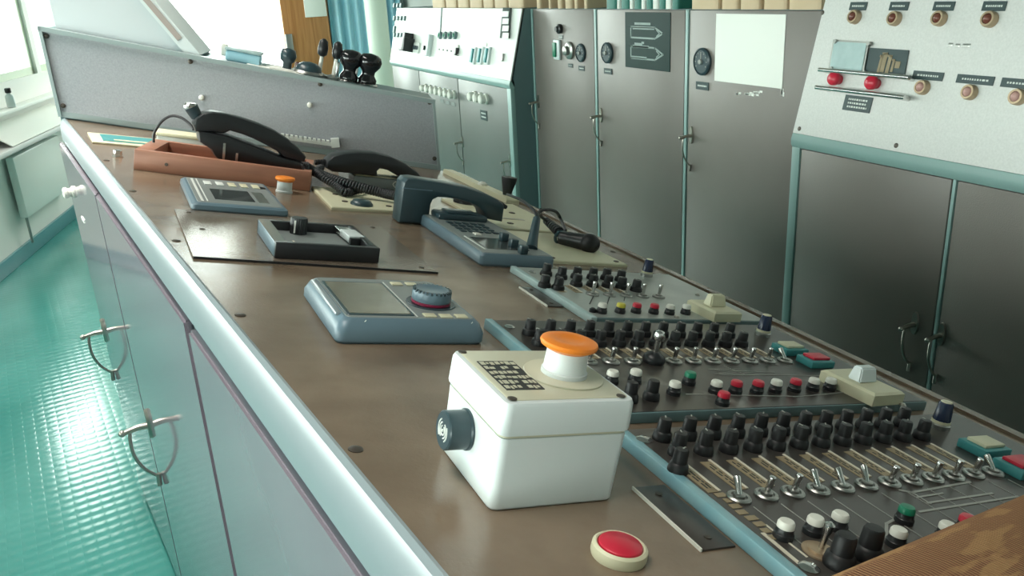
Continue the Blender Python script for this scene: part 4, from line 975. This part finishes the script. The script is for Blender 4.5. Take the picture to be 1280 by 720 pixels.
class Panel:
    def __init__(s, label, u0, u1, v0, v1, h, face, side, rail):
        s.u, s.v, s.h = u0, v0, h; s.t = on_console('control_module', label, 'control panel', u0, v0); s.w, s.d = u1-u0, v1-v0
        MB().box(0, s.w, 0, s.d, 0, h, .0012).build('panel_body', side, s.t)
        MB().box(.006, s.w-.002, .002, s.d-.002, h, h+.0006).build('face_plate', face, s.t)
        MB().box(-.004, .006, -.001, s.d+.001, 0, h+.0016, .0015).build('side_rail', rail, s.t)
        s.h += .0006; s.mk = MB()
    def loc(s, u, v): return (u-s.u, v-s.v, s.h)
    def px(s, px, py, dw): a, b = inv(px, py, s.h+dw); return (a-s.u, b-s.v, s.h)
    def knob(s, p, me=KM, pm=KP, rz=None, lab=None):
        o = ob('control_knob', me, s.t, p, (0, 0, random.uniform(-1.2, 1.2) if rz is None else rz), label=lab)
        if pm: ob('pointer_line', pm, o)
        return o
    def toggle(s, p, tilt=0, n=None, l=None):
        o = ob('toggle_switch', n or TN, s.t, p, (0, 0, random.uniform(-.3, .3))); ob('lever', l or TL, o, (0, 0, .003), (tilt, random.uniform(-.06, .06), 0)); return o
    def button(s, p, c):
        o = ob('push_button', BTN, s.t, p); ob('button_cap', CAPS[c], o, label=c+' cap'); return o
    def bar(s, mb, u0, u1, v0, v1, z=.0005): mb.box(u0-s.u, u1-s.u, v0-s.v, v1-s.v, s.h, s.h+z)
    def line(s, mb, pts, w=.0012, z=.0005):
        for (a, b) in zip(pts, pts[1:]):
            a = Vector((a[0]-s.u, a[1]-s.v, s.h)); b = Vector((b[0]-s.u, b[1]-s.v, s.h)); d_ = (b-a).normalized(); n_ = Vector((-d_.y, d_.x, 0))*w/2
            mb.extrude([a-n_-d_*w/2, b-n_+d_*w/2, b+n_+d_*w/2, a+n_-d_*w/2], (0, 0, z))
    def strips(s, us, v0, v1, wt, tx=True):
        for u in us:
            mb = MB(); s.bar(mb, u, u+wt, v0, v1); o = mb.build('label_strip', 'strip', s.t)
            mb = MB(); s.bar(mb, u+wt+.0002, u+wt+.0027, v0+.001, v1+.003, .0009); mb.build('pale_edge', 'whiteline', o)
            if tx:
                mb = MB()
                for f_ in (.3, .62):
                    y = v0+.006
                    while y < v1-.008:
                        l = random.uniform(.003, .009); s.bar(mb, u+wt*f_, u+wt*f_+.0013, y, y+l, .0007); y += l+random.uniform(.001, .004)
                mb.build('lettering', 'ink', o)
    def illum(s, p, m_, w=.041, d_=.031):
        mb = MB().at(p); mb.box(-w/2, w/2, -d_/2, d_/2, 0, .009, .0014); o = mb.build('illuminated_button', 'tealpl', s.t)
        mb = MB().at(p); mb.box(-w*.36, w*.36, -d_*.34, d_*.34, .009, .0125, .0008); mb.build('lens', m_, o)
    def navy(s, p):
        mb = MB().at(p); mb.lathe([(.0105, 0), (.0105, .004), (.009, .0055)], 22); o = mb.build('band_knob', 'steel', s.t)
        mb = MB().at(p); mb.lathe([(.0095, .0055), (.0095, .0085)], 22); mb.build('pale_band', 'cream', o)
        mb = MB().at(p); nn = 14
        mb._rings([[(r_*(1+.03*(-1)**i)*math.cos(PI*i/nn), r_*(1+.03*(-1)**i)*math.sin(PI*i/nn), z) for i in range(2*nn)] for r_, z in ((.0088, .0085), (.0072, .027), (.0062, .0285))]); mb.build('cap', 'navy', o)
        mb = MB().at(p); mb.lathe([(.0058, .0285), (.0055, .0293)], 18); mb.build('end_disc', 'cream', o)
    def rocker(s, p, rz, m_, w=.052, d_=.075):
        M_ = Matrix.Translation(Vector(p)) @ Matrix.Rotation(rz, 4, 'Z')
        mb = MB(); mb.M = M_; mb._rings([[(-w/2, -d_/2, 0), (w/2, -d_/2, 0), (w/2, d_/2, 0), (-w/2, d_/2, 0)], [(-w/2, -d_/2, .012), (w/2, -d_/2, .012), (w/2, d_/2, .012), (-w/2, d_/2, .012)], [(-w/2+.003, -d_/2+.003, .0145), (w/2-.003, -d_/2+.003, .0145), (w/2-.003, d_/2-.003, .0145), (-w/2+.003, d_/2-.003, .0145)]]); o = mb.build('selector_base', 'cream', s.t, 20)
        mb = MB(); mb.M = M_; mb._rings([[(-.015, -.008, .0145), (.015, -.008, .0145), (.015, .010, .0145), (-.015, .010, .0145)], [(-.0125, -.0045, .031), (.0125, -.0045, .031), (.0125, .007, .031), (-.0125, .007, .031)]]); bmesh.ops.bevel(mb.bm, geom=mb.bm.edges[:], offset=.0015, segments=2, affect='EDGES'); mb.build('selector_lever', m_, o, 30)
    def screws(s, pts, m_='bronze', r=.004):
        for p in pts: mb = MB().at(p); mb.lathe([(r, 0), (r, .001), (r*.6, .0028), (r*.1, .003)], 14); mb.build('screw', m_, s.t)

# nearest panel
A3 = Panel('nearest dark control panel with sky blue rail, partly under the brown cloth', .350, .800, .245, .562, .0105, 'm_brown', 'teal_side', 'rail')
h = .0200
bk = [A3.px(x, y, h) for x, y in ((832, 525), (864, 522), (896, 519.5), (926, 518), (955, 517.5), (982, 517.5), (1011, 514), (1035, 514.5), (1060, 512), (1085, 511), (1110, 510.5), (1130, 510))]
ft = [A3.px(x, y, h) for x, y in ((854, 543), (886, 540), (917, 538), (947, 535.5), (975, 534.5), (1006, 532), (1031, 531.5), (1057, 529.5), (1085, 528.5), (1110, 526), (1135, 526), (1157, 525))]
def grid(pts):
    n = len(pts); mu = sum(p[0] for p in pts)/n; k0 = (n-1)/2; b = sum((k-k0)*(p[0]-mu) for k, p in enumerate(pts))/sum((k-k0)**2 for k in range(n)); mv = sum(p[1] for p in pts)/n
    return [(mu+(k-k0)*b, mv, pts[0][2]) for k in range(n)]
gb, gf = grid(bk), grid(ft)
for p in gb+gf: A3.knob(p)
A3.knob(A3.px(853, 561, h))
tg = grid([A3.px(x, y, .002) for x, y in ((924, 622), (959, 617), (991, 615), (1024, 611), (1056, 607), (1085, 604), (1112, 603), (1140, 601), (1166, 597), (1191, 595), (1216, 590), (1240, 587))])
for k, p in enumerate(tg): A3.toggle(p, (-.75, .15, .15, -.7, -.65, -.7, .2, .15, .15, .15, .15, -.8)[k])
su = [A3.u+p[0]-.020 for p in tg]
A3.strips(su, tg[0][1]+A3.v+.012, gf[0][1]+A3.v-.016, .0105)
mb = MB()
for k in range(6):
    u_ = A3.u+tg[0][0]-.022-.003*k; 
for k in range(11): 
    y = tg[0][1]+A3.v+.03-k*.0085; A3.bar(mb, A3.u+.012+random.uniform(0, .004), A3.u+.02+random.uniform(0, .004), y, y+.006)
mb.build('worn_lettering', 'strip', A3.t)
for (x, y, c) in ((984, 651, 'white'), (1021, 646, 'white'), (1052, 641, 'white'), (1125, 661, 'white'), (1135, 633, 'green'), (1186, 654, 'white'), (1211, 645, 'red')): A3.button(A3.px(x, y, .0135), c)
mb = MB()
q = lambda x, y: tuple(inv(x, y, A3.h))
A3.line(mb, [q(1125, 613), q(1140, 616), q(1212, 603)], .0028); A3.line(mb, [q(1147, 622), q(1178, 617)], .0022); A3.line(mb, [q(1160, 629), q(1240, 617)], .0026)
A3.line(mb, [q(1150, 640), q(1272, 621)], .0026); A3.line(mb, [q(1125, 646), q(1108, 655), q(1108, 672), q(1130, 680)], .0024)
A3.line(mb, [q(1140, 616), q(1163, 630)], .0016)
for p in tg: A3.line(mb, [(A3.u+p[0]+.004, A3.v+p[1]-.013), (A3.u+p[0]+.004, A3.v+p[1]-.075)], .0007)
mb.build('diagram_line', 'greyline', A3.t)
mb = MB(); A3.line(mb, [q(958, 657), q(1008, 696)], .0016); A3.line(mb, [q(955, 668), q(998, 704)], .0034); mb.build('pale_stripe', 'whiteline', A3.t)
p = A3.px(1025, 690, .0); A3.toggle(p, .1, MB().lathe([(.013, 0), (.013, .0012), (.009, .0016), (.009, .003), (.004, .0035)], 24).mesh('toggle_switch', 'ring'), MB().lathe([(.002, 0), (.0024, .012), (.0036, .017), (.0036, .020), (.001, .022)], 14).mesh('lever', 'chrome'))
for x, y in ((1059, 668), (1094, 659)): 
    A3.knob(A3.px(x, y, .024), KBig, None)
A3.navy(A3.px(1174, 534, 0)); A3.illum(A3.px(1230, 560, .004), 'cream'); A3.illum(A3.px(1275, 585, .004), 'redcap')
A3.screws([A3.px(805, 550, .0), A3.px(1011, 710, 0)], 'chrome', .0075)

# middle panel
h = .0180
A2 = Panel('middle dark control panel with two rows of black knobs behind the stop box', .352, .792, .592, .862, .011, 'm_glare_worn', 'teal_side', 'rail')
bk = [A2.px(x, y, h) for x, y in ((660, 397), (687, 398), (714, 399), (737, 400), (764, 401), (785, 402), (809, 403), (832, 403.5), (855, 404), (875, 404.5), (897, 405), (917, 406))]
ft = [A2.px(x, y, h) for x, y in ((671, 411), (699, 411), (725, 411), (752, 411.5), (776, 412), (800, 413), (826, 413.5), (850, 414), (869, 415), (891, 416), (912, 417), (932, 418))]
gb, gf = grid(bk), grid(ft)
for p in gb+gf: A2.knob(p, KM2, KP2)
tg = grid([A2.px(x, y, .002) for x, y in ((738, 451), (764, 451), (791, 451), (818, 451), (842, 451), (865, 450), (891, 451), (914, 450), (937, 450), (960, 450), (982, 449))])
for k, p in enumerate(tg):
    if k == 3: A2.toggle(p, .1, MB().lathe([(.012, 0), (.013, .004), (.011, .009), (.006, .012), (.004, .013)], 22).mesh('toggle_switch', 'black'), MB().lathe([(.0032, .008), (.0032, .024), (.0062, .026), (.0068, .030), (.0050, .0345), (.001, .036)], 18).mesh('lever', 'chrome'))
    else: A2.toggle(p, .12 if k < 10 else -.8)
A2.strips([A2.u+p[0]-.019 for p in tg], tg[0][1]+A2.v+.011, gf[0][1]+A2.v-.014, .0105)
for (x, y, c) in ((767, 463, 'white'), (796, 462, 'white'), (845, 477, 'white'), (864, 465, 'green'), (897, 476, 'white'), (906, 490, 'red'), (922, 476, 'red'), (949, 476, 'red'), (972, 475, 'white'), (996, 474, 'red'), (1019, 473, 'white'), (1040, 473, 'white')): A2.button(A2.px(x, y, .0135), c)
for x, y in ((790, 476), (817, 474)): p = A2.px(x, y, .020); A2.knob((p[0], p[1]-.002, p[2]), KM, None)
q = lambda x, y: tuple(inv(x, y, A2.h))
mb = MB()
A2.line(mb, [q(885, 462), q(968, 466)], .0012); A2.line(mb, [q(893, 468), q(1030, 470)], .0012); A2.line(mb, [q(905, 458), q(930, 468)], .001); A2.line(mb, [q(858, 493), q(1000, 496), q(1062, 490)], .0014)
for k in range(4): A2.line(mb, [q(893+k*3, 462+k*2.5), q(925+k*8, 461.5+k*2.5)], .0008)
mb.build('diagram_line', 'greyline', A2.t)
A2.navy(A2.px(953, 419, 0)); A2.illum(A2.px(987, 437, .004), 'cream', .038, .028); A2.illum(A2.px(1019, 452, .004), 'redcap', .038, .028)
A2.rocker(A2.px(1076, 484, .006), .06, 'white_pl')
A2.screws([A2.px(637, 409, .0)], 'chrome', .0065); A2.screws([A2.px(1128, 507, 0)])

# far panel
A1 = Panel('far grey-green control panel with pale rail beside the keypad intercom', .514, .815, .885, 1.135, .0085, 'm_grey', 'teal_side', 'rail_pale')
hk = .019
for x, y in ((685, 329), (704, 333), (723, 333), (743, 334), (760, 335), (778, 337)): A1.knob(A1.px(x, y, hk), KMs, KPs)
for x, y in ((683, 343), (700, 346)): A1.knob(A1.px(x, y, hk), KMs, KPs)
for x, y in ((718, 339), (738, 340), (757, 341), (774, 343), (792, 346)): 
    p = A1.px(x, y, hk); A1.knob((p[0], p[1]-.012, p[2]), KMs, KPs)
tg = grid([A1.px(x, y, .002) for x, y in ((743, 368), (763, 368), (782, 368), (803, 369), (822, 369))])
for k, p in enumerate(tg): A1.toggle(p, .05, TN, TL2)
A1.strips([A1.u+tg[0][0]-.050+.0265*k for k in range(5)], tg[0][1]+A1.v+.008, tg[0][1]+A1.v+.045, .010)
for (x, y, c) in ((754, 379, 'white'), (777, 379, 'yellow'), (797, 379, 'red'), (819, 380, 'red'), (839, 381, 'white'), (859, 381, 'white')): A1.button(A1.px(x, y, .0135), c)
q = lambda x, y: tuple(inv(x, y, A1.h))
mb = MB(); A1.line(mb, [q(743, 368), q(737, 380)], .0016); A1.line(mb, [q(763, 368), q(759, 380)], .0016); A1.line(mb, [q(782, 368), q(780, 376)], .0012); mb.build('diagram_line', 'ink', A1.t)
mb = MB(); mb.at(A1.px(741, 388, .002)); mb.lathe([(.005, 0), (.005, .004), (.002, .006)], 14); mb.build('small_stud', 'black', A1.t)
A1.navy(A1.px(808, 345, 0)); A1.rocker(A1.px(892, 389, .006), .04, 'cream', .05, .062)
A1.screws([A1.px(665, 341, 0)], 'chrome', .006); A1.screws([A1.px(872, 369, 0), A1.px(846, 397, 0)])

# --- brown cloth cushion over the near corner
wt = .040
a = Vector(inv(1036, 726, wt)); b = Vector(inv(1280, 622, wt)); dd = (b-a); rz = math.atan2(dd.y, dd.x)
a = a-dd.normalized()*.05
cl_ = on_console('cushion', 'brown woven patterned cushion lying over the near corner of the console', 'cushion', a.x, a.y+.008, .0118, rz)
mb = MB(); LX, LY, HZ = .42, .27, .032
def cu_ring(s_, z): 
    P = []
    for x, y in [(q[0], q[1]) for q in rrect(LX/2, LY/2, .02, 0, 6)]: P.append((LX/2+x*s_[0], -LY/2+y*s_[1], z))
    return P
rings = [cu_ring((.95, .93), 0), cu_ring((.985, .98), .006), cu_ring((1, 1), .015), cu_ring((.985, .98), .025), cu_ring((.95, .93), HZ-.002), cu_ring((.8, .75), HZ+.002), cu_ring((.3, .3), HZ+.005)]
mb._rings(rings); cu_ = mb.build('cover', 'cloth', cl_, 80)
MB().tube([(p[0], p[1], .015) for p in cu_ring((1.004, 1.005), .015)]+[tuple(cu_ring((1.004, 1.005), .015)[0])], .0025, 6, smooth=0).build('piping', 'cloth', cl_, 80)

# ------------------------------------------------------------------ light
wd = bpy.data.worlds.new('World'); bpy.context.scene.world = wd; wd.use_nodes = True
nt = wd.node_tree; bg = nt.nodes['Background']; bg.inputs['Strength'].default_value = 7.2
tc = nt.nodes.new('ShaderNodeTexCoord'); sp = nt.nodes.new('ShaderNodeSeparateXYZ'); rp = nt.nodes.new('ShaderNodeValToRGB')   # bright overcast sky over a darker sea
rp.color_ramp.elements[0].position = .47; rp.color_ramp.elements[0].color = (.42, .45, .45, 1); rp.color_ramp.elements[1].position = .53; rp.color_ramp.elements[1].color = (.94, 1, .97, 1)
mr = nt.nodes.new('ShaderNodeMapRange'); mr.inputs['From Min'].default_value = -1; mr.inputs['From Max'].default_value = 1
nt.links.new(tc.outputs['Generated'], sp.inputs[0]); nt.links.new(sp.outputs['Z'], mr.inputs['Value']); nt.links.new(mr.outputs[0], rp.inputs['Fac']); nt.links.new(rp.outputs['Color'], bg.inputs['Color'])
def portal(loc, rot, sx, sy):
    l = bpy.data.lights.new('window_portal', 'AREA'); l.shape = 'RECTANGLE'; l.size = sx; l.size_y = sy; l.cycles.is_portal = True
    o = bpy.data.objects.new('window_portal', l); C.objects.link(o); o.matrix_world = Matrix.Translation(loc) @ rot
    return o
for k, yl in enumerate((.5, 2.3, 4.1)):  # added unseen fill lights with housings; narrow spread brightens the console top
    cl__ = thing('added_fill_light', ['added fill light over the near end of the console', 'added fill light over the far half of the console', 'added fill light beyond the raised end section'][k], 'added fill light', (-.25, yl, HC))
    MB().box(-.17, .17, -.62, .62, -.05, -.0005, .006).build('housing', 'white_pl', cl__)
    l = bpy.data.lights.new('fill_lamp', 'AREA'); l.shape = 'RECTANGLE'; l.size = .3; l.size_y = 1.2; l.energy = (2.6, 6.0, 6.0)[k]; l.spread = math.radians(80); l.color = (1, .95, .87)
    o = bpy.data.objects.new('fill_lamp', l); C.objects.link(o); o.parent = cl__; o.location = (0, 0, -.056)
def face_rot(nrm):
    z = -Vector(nrm).normalized(); x = Vector((0, 0, 1)).cross(z).normalized(); y = z.cross(x)
    return Matrix((x, y, z)).transposed().to_4x4()
mid = B0+TW*((SA+SB)/2)-NW*.12+Vector((0, 0, (SILL+HEAD)/2))
portal(mid, face_rot(NW), SB-SA, HEAD-SILL)
portal(Vector(((FX0+FX1)/2, YF+.12, 1.54)), face_rot((0, -1, 0)), FX1-FX0, 1.8)
vs = bpy.context.scene.view_settings
vs.view_transform = 'Standard'; vs.look = 'None'; vs.exposure = 1.1; vs.gamma = 1.0; vs.use_curve_mapping = False
